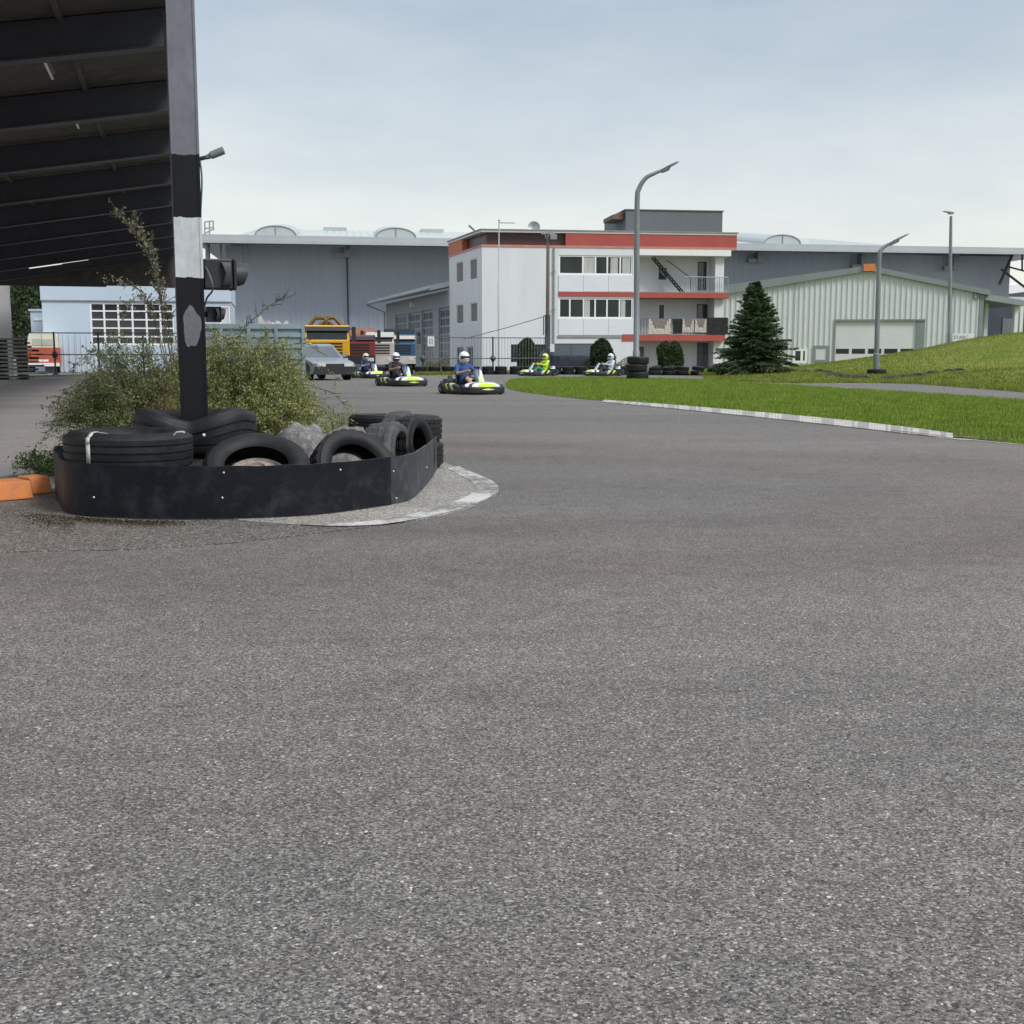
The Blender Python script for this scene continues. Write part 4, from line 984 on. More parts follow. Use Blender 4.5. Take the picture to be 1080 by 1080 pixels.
# ------------------------------------------------------------------ tyres
def tyre_mesh(name, Rr, W, ri, m, n=108, tread='block', bend=None):
    """axis along local z, centre at origin"""
    h = W/2
    half = [(ri, -h*.62), (ri+.012, -h*.80), (ri+(Rr-ri)*.30, -h*.97), (ri+(Rr-ri)*.55, -h), (ri+(Rr-ri)*.78, -h*.95), (Rr-.022, -h*.84)]
    g = .009
    tr = [(Rr-.006, -h*.76), (Rr, -h*.70), (Rr, -h*.44), (Rr-g, -h*.42), (Rr-g, -h*.36), (Rr, -h*.34), (Rr+.002, -h*.06), (Rr-g, -h*.04), (Rr-g, h*.04), (Rr+.002, h*.06), (Rr, h*.34), (Rr-g, h*.36), (Rr-g, h*.42), (Rr, h*.44), (Rr, h*.70), (Rr-.006, h*.76)]
    prof = half+tr+[(r, -z) for r, z in half[::-1]]+[(ri+.012, h*.55), (Rr-.03, h*.72), (Rr-.02, 0), (Rr-.03, -h*.72), (ri+.012, -h*.55)]
    k = len(prof); nh = len(half); nt_ = len(tr); loops = []
    for i in range(n):
        a = 2*math.pi*i/n; L = []
        for j, (r, z) in enumerate(prof):
            if tread == 'block' and nh <= j < nh+nt_ and i % 4 == 0 and (j-nh < 3 or j-nh > nt_-4 or 5 <= j-nh <= 6 or 9 <= j-nh <= 10): r -= g
            aa = a+(z*.35 if tread == 'block' else 0)
            p = Vector((r*math.cos(aa), r*math.sin(aa), z))
            L.append(bend(p) if bend else p)
        loops.append(L)
    mb = MB(); vs = [p for L in loops for p in L]; fs = []
    for i in range(n):
        for j in range(k): fs.append((i*k+j, ((i+1) % n)*k+j, ((i+1) % n)*k+(j+1) % k, i*k+(j+1) % k))
    mb.add(vs, fs, 0, True)
    return mb.build(name, m)
def place(o, loc, axis, spin=0.0):
    q = Vector((0, 0, 1)).rotation_difference(Vector(axis).normalized()) @ Quaternion((0, 0, 1), spin)
    o.rotation_mode = 'QUATERNION'; o.rotation_quaternion = q; o.location = loc; return o
GT = 'old tyres heaped inside the belt barrier'
def tyre(label, loc, axis, Rr, W, ri, m, spin=0, **kw):
    o = tyre_mesh('tyre', Rr, W, ri, m, **kw); place(o, loc, axis, spin); return tag(o, label, 'tyre', GT)

# lying pair at the left end
cA = P(136, 470, 7.38)
tyre('lower lying tyre of the left pair behind the belt', (cA.x, cA.y, .135), (0, 0, 1), .39, .235, .23, rubber, .4)
tA = tyre('lying tyre with white strap on top at left', (cA.x, cA.y, .372), (.02, -.01, 1), .385, .235, .22, rubber, 1.1, tread='ring')
strap_m = pbr('white webbing strap', (.50, .50, .47), .8, .15, 12, dirt=(.25, .24, .22))
def strap(ang, wd, label):
    st_ = MB(); c = Vector((cA.x, cA.y, .372)); d = Vector((math.cos(ang), math.sin(ang), 0)); s = Vector((-d.y, d.x, 0))*wd/2
    path = [(.20, .075), (.215, .112), (.30, .124), (.35, .121), (.384, .095), (.391, .06), (.391, -.06), (.387, -.1), (.36, -.118)]
    for (ra, za), (rb, zb2) in zip(path[:-1], path[1:]):
        a = c+d*ra+Vector((0, 0, za)); b = c+d*rb+Vector((0, 0, zb2)); st_.add([a-s, a+s, b+s, b-s], [(0, 1, 2, 3)], 0, True)
    o = st_.build('strap', strap_m, origin=c); md = o.modifiers.new('thick', 'SOLIDIFY'); md.thickness = .004; md.offset = 1
    return tag(o, label, 'strap')
strap(math.atan2(-.385, -.13), .026, 'white webbing strap wrapped over the lying tyre')
# scrap of pale cord on its right
mb = MB(); c = P(187, 459, 7.1); mb.tube([c+Vector((-.02, 0, 0)), c+Vector((0, -.01, .018)), c+Vector((.03, -.01, .022)), c+Vector((.045, 0, .015))], .006, 6)
tag(mb.build('cord', strap_m, origin=c), 'short pale cord end lying on the strapped tyre', 'cord')
# folded tyre round the foot of the column, with another under it
pc = cp(tcol, .068, 0)
def bend(p):
    a = math.atan2(p.y, p.x); r = math.hypot(p.x, p.y); da = (a+math.pi/2-.12+math.pi) % (2*math.pi)-math.pi
    k = math.exp(-(da/.42)**2); r2 = r-.10*k
    z = p.z+(-.055*k if p.z > 0 else -.01*k)+.03*math.exp(-((abs(da)-1.0)/.4)**2)*(1 if p.z > 0 else 0)
    return Vector((r2*math.cos(a), r2*math.sin(a), z))
tyre('flat tyre underneath the folded one at the column foot', (pc.x, pc.y, .145), (0, 0, 1), .41, .26, .24, rubber, .2)
tyre('folded tyre pinched in front round the foot of the banded column', (pc.x-.005, pc.y, .425), (0, 0, 1), .41, .30, .27, rubber, 0, bend=bend, tread='ring')
bm_ = MB(); c = P(215, 459, 7.68); bm_.sphere(c, .012, 0, 8, 6); tag(bm_.build('bolt', bolt_m, origin=c), 'shiny bolt head on the folded tyre at the column', 'bolt')
# leaning ones along the belt
tC = tyre('leaning tyre with a rusty pale rim behind the belt', P(271, 498, 7.56), (.1, -.50, .86), .335, .20, .20, rubber, .3)
rim_m = pbr('rusty pale rim', (.36, .31, .27), .7, .35, 14, .3, dirt=(.14, .07, .04), dirt_amt=.7)
mb = MB(); mb.lathe([(.199, -.03), (.19, -.045), (.15, -.04), (.12, -.05), (.09, -.03), (.08, .02), (.055, .04), (.05, .02), (.001, .02)], 28)
rm = mb.build('rim', rim_m, None); rm.parent = tC
tyre('upright tyre with open dark hole at the belt seam', P(373, 499, 7.88), (.5, -.68, .53), .30, .205, .185, rubber, .5)
def heap(label, lumps, m, base):
    from mathutils import noise as mn
    mb = MB(); n = 44; vs = []; b = Vector(base)
    for i in range(n+1):
        for j in range(n+1):
            x = (i/n-.5)*1.15; y = (j/n-.5)*.8; h = 0
            for (cx, cy, rx, ry, hh) in lumps:
                q = 1-((x-cx)/rx)**2-((y-cy)/ry)**2
                if q > 0: h = max(h, hh*q**.42)
            p = Vector((x, y, h)); k = .05*mn.fractal(p*7, 1, 2, 4)+.02*mn.fractal(p*26, 1, 2, 3)
            vs.append(b+Vector((x+k*.4, y+k*.4, max(.0, h+(k if h > .02 else 0)))))
    fs = [(i*(n+1)+j, (i+1)*(n+1)+j, (i+1)*(n+1)+j+1, i*(n+1)+j+1) for i in range(n) for j in range(n)]
    fs = [f for f in fs if max(vs[k].z for k in f) > b.z+.015]
    mb.add(vs, fs, 0, True); return tag(mb.build('soil_heap', m, origin=b), label, 'heap')
hx = P(330, 470, 8.45)
heap('rough pale grey dusty heap between the tyres below the shrub', [(-.10, 0, .26, .30, .46), (.20, .06, .24, .28, .42)], pbr('dusty grey heap', (.17, .168, .165), .95, .5, 9, .6, fine=.5, dirt=(.36, .355, .34), dirt_amt=.8), (hx.x, 8.5, .006))
tyre('upright tyre showing bold block tread towards the track', P(409, 482, 8.95), (.96, -.24, .1), .262, .27, .155, rubber_grey, .1, n=72)
tyre('upright tyre second in the row of three', P(435, 474, 9.25), (.94, -.32, .12), .262, .19, .16, rubber, .2, n=72)
tyre('rearmost upright tyre at the back of the row of three', P(424, 469, 9.6), (.95, -.3, .1), .272, .2, .16, rubber_grey, .3, n=72)
cG = P(417, 452, 10.05)
tyre('upper lying tyre at the far end of the island', (cG.x, cG.y, .345), (.02, .03, 1), .395, .225, .25, rubber, .1)
tyre('lower lying tyre at the far end of the island', (cG.x+.02, cG.y, .125), (0, 0, 1), .385, .225, .25, rubber, .6)

# ------------------------------------------------------------------ belt barrier
bar = thing('belt_barrier', 'low black conveyor belt barrier bolted round the tyre island', 'barrier', tuple(G(240, 549)))
def belt(pts, h0, h1, m, name='belt_panel', th=.014, lean=0):
    path = smooth_line(pts, 8); mb = MB(); n = len(path); loops = []
    for i, p in enumerate(path):
        t = (path[min(i+1, n-1)]-path[max(i-1, 0)]).normalized(); nn = Vector((t.y, -t.x, 0)); h = h0+(h1-h0)*i/(n-1)+.002*math.sin(i*.9)
        wob = .003*math.sin(i*1.3)
        o = nn*wob
        loops.append([p+Vector((0, 0, .012))+o*.3, p+o+Vector((0, 0, h*.5)), p+nn*lean+o+Vector((0, 0, h)), p+nn*(lean+th*-1)+o+Vector((0, 0, h)), p-nn*th+o+Vector((0, 0, h*.5)), p-nn*th+o*.3+Vector((0, 0, .012))])
    mb.loft(loops, 0, True, True); o = mb.build(name, m, bar)
    md = o.modifiers.new('edge', 'EDGE_SPLIT'); md.split_angle = R(50); return o, path
b1, path1 = belt([Vector((-2.45, 8.75, 0)), Vector((-2.93, 8.3, 0))]+gp([(61.5, 519), (63, 533), (76, 543.5), (130, 548), (180, 549.3), (240, 549), (300, 547), (350, 543), (413, 534)]), .325, .312, belt_m)
b2, path2 = belt(gp([(408.5, 534.5), (433, 528.5), (447, 516), (459, 500), (462, 488), (455, 476)]), .318, .272, belt_m2)
def bolts(lst, par):
    for u, v, Y in lst:
        c = P(u, v, Y); mb = MB(); mb.sphere(c, .0062, 0, 10, 6, (1, .7, 1)); mb.build('bolt', bolt_m, par)
def onbelt(u, v, path, lift=.012):
    # closest belt point in front of the ray
    d = ray(u, v); best = None
    for i in range(len(path)-1):
        for s in (0, .25, .5, .75):
            p = path[i].lerp(path[i+1], s); e = abs(p.x/p.y-d[0]/d[1]*1.0)
            if (best is None or e < best[0]-1e-6) or (abs(e-best[0]) < .002 and p.y < best[1]): best = (e, p.y)
    return best[1]-lift
bolts([(u, v, onbelt(u, v, path1)) for u, v in ((99, 524.5), (236, 498.5), (234.5, 525), (359, 495.5))], b1)
bolts([(u, v, onbelt(u, v, path2)) for u, v in ((415, 497), (418, 525.5), (450, 493))], b2)

# orange painted kerb blocks at the left edge
def kerb_block(label, u0, u1, v0, v1, hgt, dep):
    a, b = G(u0, v0), G(u1, v1); d = (b-a).normalized(); nn = Vector((-d.y, d.x, 0)); H = Vector((0, 0, hgt)); zl = Vector((0, 0, .008))
    mb = MB(); mb.hexa([a+zl, b+zl, b+nn*dep+zl, a+nn*dep+zl, a+nn*.05+H, b+nn*.05+H, b+nn*dep+H, a+nn*dep+H])
    o = mb.build('kerb_block', okm, origin=a.lerp(b, .5), bevel=.012); return tag(o, label, 'kerb block')
okm = pbr('orange painted concrete', (.62, .21, .065), .8, .12, 6, .5, fine=.25, dirt=(.32, .14, .07), dirt_amt=.6)
kerb_block('long orange painted kerb block at the left edge', -120, 36.5, 540, 527, .125, .30)
kerb_block('short orange painted kerb block next to the belt', 36, 56.5, 523.0, 521.0, .125, .22)

# ------------------------------------------------------------------ signals and spotlight on the column
tc0 = cp(tcol, .165, 0)
def signal(label, u0, v0, u1, v1, uv1, Y, scale_hood=1.0):
    a = P(u0, v1, Y); b = P(u1, v0, Y); L = thing('traffic_light', label, 'traffic light', tuple(a), 0)
    w_ = b.x-a.x; h = b.z-a.z; cx = (a.x+b.x)/2; cz = (a.z+b.z)/2; dp = h*.9
    mb = MB(); mb.box((cx-w_*.06, Y, cz), (w_*.86, dp, h), 0); mb.box((b.x-w_*.06, Y, cz), (w_*.1, dp*1.08, h*1.04)); mb.build('housing', sig_m, L, bevel=.008)
    hood = P(uv1, (v0+v1)/2, Y).x-b.x; M_ = Matrix.Translation(Vector((b.x-.005, Y, cz))) @ Matrix.Rotation(R(90), 4, 'Y')
    rr = h*.43; mb = MB(); vs = []; n = 28; A0, A1 = R(-60), R(240)
    loops = []
    for r_, z in ((rr, -.01), (rr*.98, hood*.5), (rr*.78, hood)):
        pass
    for k in range(n+1):
        q = A0+(A1-A0)*k/n; top_ = .5+.5*math.sin(q); ln = hood*(.55+.45*top_)
        for (r_, z) in ((rr, -.01), (rr*.97, ln*.6), (rr*.84, ln), (rr*.81, ln), (rr*.93, ln*.6), (rr*.95, -.01)):
            vs.append(Vector((b.x-.005+z, Y+r_*math.cos(q), cz+r_*math.sin(q))))
    mb.add(vs, [(k*6+j, (k+1)*6+j, (k+1)*6+(j+1) % 6, k*6+(j+1) % 6) for k in range(n) for j in range(6)], 0, True)
    mb.build('visor', sig_m2, L)
    mb = MB(); mb.lathe([(.001, .02), (rr*.5, .018), (rr*.9, .005), (rr*.92, -.01)], 20, M_); mb.build('lens', pbr('dark red lens', (.05, .01, .01), .2, .2, 4), L)
    # second, flatter hood on the side turned to the camera
    mb = MB(); loops = []
    for k in range(9):
        t = k/8; ang = math.pi*(.08+.84*t); rr2 = h*.40
        loops.append([Vector((cx+w_*.02-w_*.27*math.sin(ang)*.2+w_*.16*(1-abs(2*t-1)), Y-dp/2-o, cz+rr2*math.cos(ang))) for o in (0, .02+.03*math.sin(ang))]+[Vector((cx+w_*.30, Y-dp/2-o, cz+rr2*.98*math.cos(ang))) for o in (.018+.012*math.sin(ang), 0)])
    mb.loft(loops, 0, True, True); mb.build('side_hood', sig_m2, L)
    mb = MB(); mb.tube([Vector((a.x+.02, Y, cz)), Vector((a.x-.035, Y, cz))], .02, 8); mb.build('bracket', iron_bk, L)
    L.rotation_euler = (0, 0, R(24))
    return L
sig_m = pbr('signal housing', (.012, .0125, .015), .5, .2, 6, .1); sig_m2 = pbr('signal visor', (.03, .031, .038), .55, .2, 6)
Ys = tc0.y
signal('large black hooded signal lamp on the right of the banded column', 213.5, 273.5, 246.5, 305, 263.5, Ys)
signal('small black hooded signal lamp under the large one', 217.5, 323.5, 232, 339.5, 238.5, Ys+.12)
sp = thing('spotlight', 'small grey spotlight sticking out from the banded column', 'spotlight', tuple(P(211, 168, Ys)))
a = P(209.5, 168.5, Ys); b = P(219, 165.5, Ys); c = P(236, 158.5, Ys)
mb = MB(); mb.tube([a+Vector((-.03, 0, -.003)), b], .014, 8); mb.build('arm', steel_dk, sp)
mb = MB(); d = (c-b).normalized(); mb.tube([b-d*.01, b+d*.02, b+d*.025, c-d*.02, c], [.015, .018, .025, .026, .025], 14); mb.build('lamp_body', pbr('weathered lamp body', (.17, .19, .185), .5, .25, 12), sp)
cabm = pbr('grey cable', (.10, .105, .11), .6, .1, 5)
mb = MB(); mb.tube(smooth_line([P(211, 170, Ys), P(213, 190, Ys), P(211.5, 225, Ys), P(209.8, 250, Ys), P(212, 270, Ys), P(221, 290, Ys-.125), P(224.5, 305, Ys-.125), P(218, 315, Ys), P(215, 330, Ys), P(215.5, 342, Ys)], 6), .006, 6)
tag(mb.build('cable', cabm, origin=P(212, 170, Ys)), 'thin grey cable running down from spotlight to signals', 'cable')

# ------------------------------------------------------------------ street lamps and poles
lamp_m = pbr('lamp post grey', (.19, .21, .215), .5, .15, 1, metal=.2)
def street_lamp(label, u, Y, ctrl, head, r0, r1, zb0=0.0, group='street lamps round the circuit'):
    base = P(u, 380, Y); base.z = zb0; L = thing('street_lamp', label, 'street lamp', tuple(base), 0, group)
    pts = [base-Vector((0, 0, .1 if zb0 > .1 else 0))]+[P(a, b, Y) for a, b in ctrl]; pth = [pts[0], pts[0].lerp(pts[1], .3), pts[0].lerp(pts[1], .31)]+smooth_line(pts[1:], 6)
    rs = [r0*1.25, r0*1.25, r0]+[r0+(r1-r0)*i/(len(pth)-4) for i in range(len(pth)-3)]
    mb = MB(); mb.tube(pth, rs, 12); mb.build('post', lamp_m, L)
    h0, h1 = P(head[0], head[1], Y), P(head[2], head[3], Y); d = (h1-h0).normalized(); nn = Vector((0, 1, 0)); up = d.cross(nn)*-1
    if up.z < 0: up = -up
    mb = MB(); loops = []
    for t, wd, hu, hd in ((0, .06, .05, .05), (.12, .10, .07, .11), (.42, .13, .09, .12), (.5, .14, .09, .04), (.85, .12, .07, .02), (1, .05, .03, .0)):
        c = h0.lerp(h1, t); loops.append([c-nn*wd-up*hd, c+nn*wd-up*hd, c+nn*wd*.7+up*hu*.6, c-nn*wd*.7+up*hu*.6])
    mb.loft(loops, 0, False, True); mb.build('lamp_head', pbr('lamp head', (.10, .115, .12), .5, .15, 3), L)
    return L
street_lamp('tall street lamp with curved arm rising from the tyre stack', 671.2, 47.5, [(671.5, 300), (672, 215), (674, 199), (681, 188), (690, 183), (697, 180)], (696, 180.5, 716.5, 170.5), .115, .06)
zl2 = float(mound_z(P(925, 390, 55).x, 55))
street_lamp('street lamp with slanted arm at the foot of the mound', 924.5, 55, [(926, 320), (927.5, 272), (930, 263), (937, 257.5)], (936, 258, 959, 246.5), .115, .07, max(0, zl2-.05))
zl3 = float(mound_z(P(1001, 390, 80).x, 80))
L3 = street_lamp('straight street lamp with flat head behind the mound', 1001.5, 80, [(1002, 300), (1003, 228)], (1006, 224.5, 994.5, 223.0), .13, .09, max(0, zl3-.05))

# wooden pole with a floodlight, in front of the office
Yp = 66
b0 = P(577.5, 380, Yp); b0.z = 0; po = thing('utility_pole', 'brown wooden pole with lamp bracket in front of the white office', 'pole', tuple(b0))
zm = P(577, 332, Yp).z; zt = P(577, 246, Yp).z
wood = pbr('weathered wood pole', (.17, .135, .10), .85, .25, 3, .2, streak=True)
mb = MB(); mb.tube([Vector((b0.x, Yp, zm-.6)), Vector((b0.x, Yp, zt))], [.115, .09], 10); mb.build('pole_shaft', wood, po)
mb = MB(); mb.tube([Vector((b0.x, Yp, 0)), Vector((b0.x, Yp, zm))], .155, 10); mb.tube([Vector((b0.x-.22, Yp, zm-1.1)), Vector((b0.x-.22, Yp, zm-.05)), Vector((b0.x, Yp, zm-.05))], .035, 6); mb.build('base_sleeve', steel_dk, po)
mb = MB(); mb.box((b0.x, Yp, zt), (.75, .12, .1)); mb.box((b0.x+.3, Yp-.1, zt-.2), (.36, .3, .26)); mb.tube([Vector((b0.x-.2, Yp, zt)), Vector((b0.x, Yp, zt-.5))], .03, 6); mb.build('lamp_bracket', steel, po)
mb = MB(); q = P(582.5, 367, Yp-.4); mb.box(q, (.24, .03, .42)); mb.tube([q+Vector((-.1, .03, 0)), Vector((b0.x, Yp-.1, q.z))], .02, 6); mb.build('notice', white_trim, po)
# stay cable
mb = MB(); a = P(577, 333, Yp-.05); b = P(489, 357.5, 62); mb.tube([a, a.lerp(b, .5)-Vector((0, 0, .04)), b], .022, 6); tag(mb.build('stay_cable', steel_dk, origin=b), 'taut stay cable slanting from the wooden pole to the fence', 'cable')
# slim mast
b0 = P(526, 380, 70); b0.z = 0; ms = thing('flag_mast', 'slim pale mast with a short top arm before the office', 'mast', tuple(b0))
mb = MB(); zt = P(526.5, 233, 70).z; zmid = P(526, 300, 70).z; mb.tube([b0, Vector((b0.x, 70, zmid)), Vector((b0.x, 70, zmid+.02)), Vector((b0.x+.03, 70, zt))], [.06, .055, .04, .035], 8); mb.build('shaft', pbr('pale mast', (.42, .44, .45), .5, .1, 2), ms)
mb = MB(); mb.tube([Vector((b0.x, 70, zt-.1)), Vector((b0.x+.95, 70, zt-.12))], .028, 6); mb.sphere((b0.x+.03, 70, zt+.03), .06, 0, 8, 6); mb.build('arm', steel, ms)

# ------------------------------------------------------------------ wire fences with pole collars
def wire_fence(label, pts, zs, posts, wires, hgt, mtl):
    a = G(*pts[0]) if not isinstance(pts[0], Vector) else pts[0]; b = pts[1]
    L = thing('wire_fence', label, 'fence', tuple(a)); d = (b-a)
    for t in posts:
        p = a+d*t; mb = MB(); mb.tube([p, p+Vector((0, 0, hgt+.1))], .045, 8)
        for z in zs[1:]: mb.tube([p+Vector((0, 0, z-.18)), p+Vector((0, 0, z-.03)), p+Vector((0, 0, z+.03)), p+Vector((0, 0, z+.18))], [.05, .15, .15, .05], 10)
        mb.tube([p, p+Vector((0, 0, .05)), p+Vector((0, 0, .2))], [.2, .16, .05], 10)
        mb.build('post', mtl, L)
    for z in zs:
        mb = MB(); mb.tube([a+Vector((0, 0, z)), b+Vector((0, 0, z))], .028, 6); mb.build('rail', mtl, L)
    mb = MB(); n = wires
    for i in range(n):
        p = a+d*((i+.5)/n); mb.tube([p+Vector((0, 0, .1)), p+Vector((0, 0, zs[0]))], .010, 4)
    mb.build('mesh_panel', steel, L)
    return L
fa = P(437, 380, 61.5); fa.z = 0; fb_ = P(578, 380, 63.5); fb_.z = 0
f1 = wire_fence('thin dark wire fence with collared posts in front of the office', (fa, fb_), (P(500, 356, 62).z, P(500, 378, 62).z), (.06, .58, .98), 44, P(500, 356, 62).z-.05, steel_dk)
# white notice on the fence
q = P(454.5, 360, 61.5); mb = MB(); mb.box(q, (.34, .02, .5)); o = mb.build('notice', white_trim, f1); 
mb = MB()
for k in range(2): mb.box(q+Vector((-.06+.12*k, -.013, 0)), (.05, .004, .3))
mb.build('notice_bars', steel, f1)
la = P(18, 390, 57); la.z = 0; lb = P(232, 390, 58.5); lb.z = 0
wire_fence('dark rail fence with knobbed posts before the blue workshop', (la, lb), (P(60, 351, 57).z, P(60, 374, 57).z), (.185, .40, .62, .84), 0+12, P(60, 351, 57).z-.05, iron_bk)

# ------------------------------------------------------------------ rows of tyres marking the far lane
small = tyre_mesh('tyre', .31, .20, .19, rubber, n=40, tread='ring')
big = tyre_mesh('tyre', .44, .30, .26, rubber, n=48, tread='block')
first = {'s': small, 'b': big}
def put(kind, loc, axis, label, group, spin=0):
    o = first[kind]
    if o.get('category'): o = o.copy(); COL.objects.link(o)
    place(o, loc, axis, spin); tag(o, label, 'tyre', group); return o
# stack round the lamp foot: three big tyres, the top one askew
bx = P(671.2, 380, 47.5)
put('b', (bx.x+.05, 47.5, .165), (0, 0, 1), 'bottom tyre of the dark stack round the curved lamp post', 'tyres stacked round the lamp', .3)
put('b', (bx.x, 47.5, .47), (0, .01, 1), 'middle tyre of the dark stack round the curved lamp post', 'tyres stacked round the lamp', 1.3)
put('b', (bx.x+.06, 47.5, .765), (.03, -.02, 1), 'top tyre of the dark stack round the curved lamp post', 'tyres stacked round the lamp', 2.3)
row = 'black tyres in the row beyond the infield'
x = P(374, 380, 60.5).x; x1 = P(657, 380, 60.5).x
lr = 'black tyre lying two high in the low row before the fence'
while x < x1:
    yy_ = 60.4+random.uniform(-.1, .1)
    for lv_ in range(2): put('s', (x+random.uniform(-.03, .03), yy_, .11+.2*lv_), (random.uniform(-.03, .03), random.uniform(-.06, .02), 1), lr, row, random.random()*6)
    x += random.uniform(.63, .72)
x = P(690, 380, 58.5).x; x1 = P(766, 380, 58.5).x
lr2 = 'black tyre lying two high in the row left of the conifer'
while x < x1:
    put('s', (x, 58.5+random.uniform(-.1, .1), .12), (random.uniform(-.02, .02), random.uniform(-.05, .02), 1), lr2, 'paired tyres by the conifer', random.random()*6); put('s', (x+.05, 58.5, .325), (random.uniform(-.15, .15), random.uniform(-.2, .05), 1), lr2, 'paired tyres by the conifer', random.random()*6); x += random.uniform(.64, .78)
def on_mound(u, v, off):
    d = ray(u, v); best = None
    for k in range(400):
        y = 38+k*.1; x = d[0]/d[1]*y; z = CH+d[2]/d[1]*y; zz = float(mound_z(x, y))
        if z <= zz: best = (x, y, zz); break
    if best is None: y = 60; best = (d[0]/d[1]*y, y, float(mound_z(d[0]/d[1]*y, y)))
    return Vector((best[0], best[1], best[2]+off))
lr3 = 'small black tyre half buried at the foot of the mound'
for u, v in ((841, 391.5), (852, 391.8), (864, 392), (872, 393.5), (880, 395.5), (888, 397), (896, 398), (904, 398.6), (912, 399), (938, 399), (945, 399), (952, 398.6), (959, 398), (966, 397.4), (973, 396.4), (980, 395), (987, 393.6), (1001, 391.8), (1012, 391)):
    p = on_mound(u, v, -.05); put('s', p, (random.uniform(-.25, .25), -.3, random.uniform(.9, 1.6)), lr3, 'tyres half buried at the mound', random.random()*6)
p = P(924.5, 396, 61.8); z0 = float(mound_z(p.x, 61.8))
put('b', (P(924.5, 390, 55).x, 55, zl2+.10), (0, 0, 1), 'dark tyre lying round the foot of the slanted lamp', None, .3)

# stack of grey and white planks under the canopy, left edge
plank_m = [pbr('grey plank', (.22, .21, .20), .85, .2, 3, dirt=(.1, .09, .08)), pbr('pale plank', (.42, .42, .41), .8, .15, 3), pbr('tarred plank', (.05, .047, .045), .85, .2, 3)]
lp = G(9, 400.5); gd = 'planks stacked under the canopy'
for lv in range(11):
    z = .10+.15*lv; sh = random.uniform(-.22, .28)+(.25 if lv in (3, 4) else 0)-(.35 if lv > 8 else 0)
    for k in range(2):
        ln = random.uniform(1.5, 2.0); mb = MB(); c = Vector((lp.x+sh-.35*k*0, lp.y+.2+k*.5, z)); ang = random.uniform(-.30, .30)
        mb.box((0, 0, 0), (ln, random.choice((.2, .3, .42)), .085 if lv % 3 else .06), ang); o = mb.build('plank', plank_m[(lv*3+k*2) % 3 if lv > 2 else (1 if lv % 2 else 0)], origin=(0, 0, 0)); o.location = c
        tag(o, 'rough plank in the untidy stack by the pale column', 'plank', gd)
for lv in range(11):
    for sx_ in (-.5, .5):
        mb = MB(); mb.box((0, 0, 0), (.08, .95, .065)); o = mb.build('batten', plank_m[2]); o.location = (lp.x+sx_*(.8), lp.y+.45, .0325 if lv == 0 else .10+.15*lv-.075); tag(o, 'dark spacer batten between the stacked planks', 'batten', 'battens in the plank stack')
mb = MB(); mb.box((0, 0, 0), (.85, 1.0, 1.1)); 
for zz in (-.4, 0, .4): mb.box((0, -.51, zz), (.87, .04, .08))
o = mb.build('crate', plank_m[2], bevel=.02); o.location = (lp.x-1.55, lp.y+.3, .56); tag(o, 'dark timber crate at the left of the plank stack', 'crate')

# ------------------------------------------------------------------ karts
kp_m, kn, kb, kvec = newmat('kart bodywork')
ksp = nd(kn, 'ShaderNodeSeparateXYZ'); kn.links.new(kvec, ksp.inputs[0])
ka = nd(kn, 'ShaderNodeMath', operation='MULTIPLY_ADD'); ka.inputs[1].default_value = .9; kn.links.new(ksp.outputs[2], ka.inputs[0]); kn.links.new(ksp.outputs[0], ka.inputs[2])
km = nd(kn, 'ShaderNodeMapRange'); km.inputs[1].default_value = -.6; km.inputs[2].default_value = 1.3; kn.links.new(ka.outputs[0], km.inputs[0])
NEON = (.50, .68, .03); WH = (.72, .74, .72); BL = (.03, .10, .30); BK = (.015, .016, .018)
kr = ramp(kn, [(0, BL), (.12, (.35, .55, .75)), (.19, BK), (.27, NEON), (.335, BK), (.42, NEON), (.455, (.45, .5, .5)), (.50, BK), (.62, BK), (.70, BK), (.735, WH), (.79, BK), (.83, WH), (.875, NEON), (.905, BK), (.94, NEON)], 'CONSTANT'); kn.links.new(km.outputs[0], kr.inputs[0])
kn.links.new(kr.outputs[0], kb.inputs['Base Color']); kb.inputs['Roughness'].default_value = .35
neon_m = pbr('neon yellow green plastic', NEON, .4, .05, 4)
kwhite = pbr('white kart plastic', (.70, .72, .72), .35, .06, 4, dirt=(.4, .4, .38), dirt_amt=.3)
kblack = pbr('black kart plastic', (.016, .017, .02), .5, .2, 6)
alu = pbr('kart aluminium', (.45, .46, .47), .35, .15, 8, metal=.8)

fair_m, fn_, fb2, fvec = newmat('striped fairing plastic')
fs_ = nd(fn_, 'ShaderNodeSeparateXYZ'); fn_.links.new(fvec, fs_.inputs[0]); fab = nd(fn_, 'ShaderNodeMath', operation='MULTIPLY_ADD'); fab.inputs[1].default_value = 1.0
fz = nd(fn_, 'ShaderNodeMath', operation='MULTIPLY'); fz.inputs[1].default_value = -.35; fn_.links.new(fs_.outputs[2], fz.inputs[0]); fn_.links.new(fs_.outputs[1], fab.inputs[0]); fn_.links.new(fz.outputs[0], fab.inputs[2])
fr_ = ramp(fn_, [(0, (.02, .05, .14)), (.50, (.02, .05, .14)), (.53, (.45, .6, .72)), (.60, (.68, .70, .70)), (.86, (.68, .70, .70)), (.90, (.02, .03, .05))], 'CONSTANT'); fm2 = nd(fn_, 'ShaderNodeMapRange'); fm2.inputs[1].default_value = -.42; fm2.inputs[2].default_value = .08
fn_.links.new(fab.outputs[0], fm2.inputs[0]); fn_.links.new(fm2.outputs[0], fr_.inputs[0]); fn_.links.new(fr_.outputs[0], fb2.inputs['Base Color']); fb2.inputs['Roughness'].default_value = .35

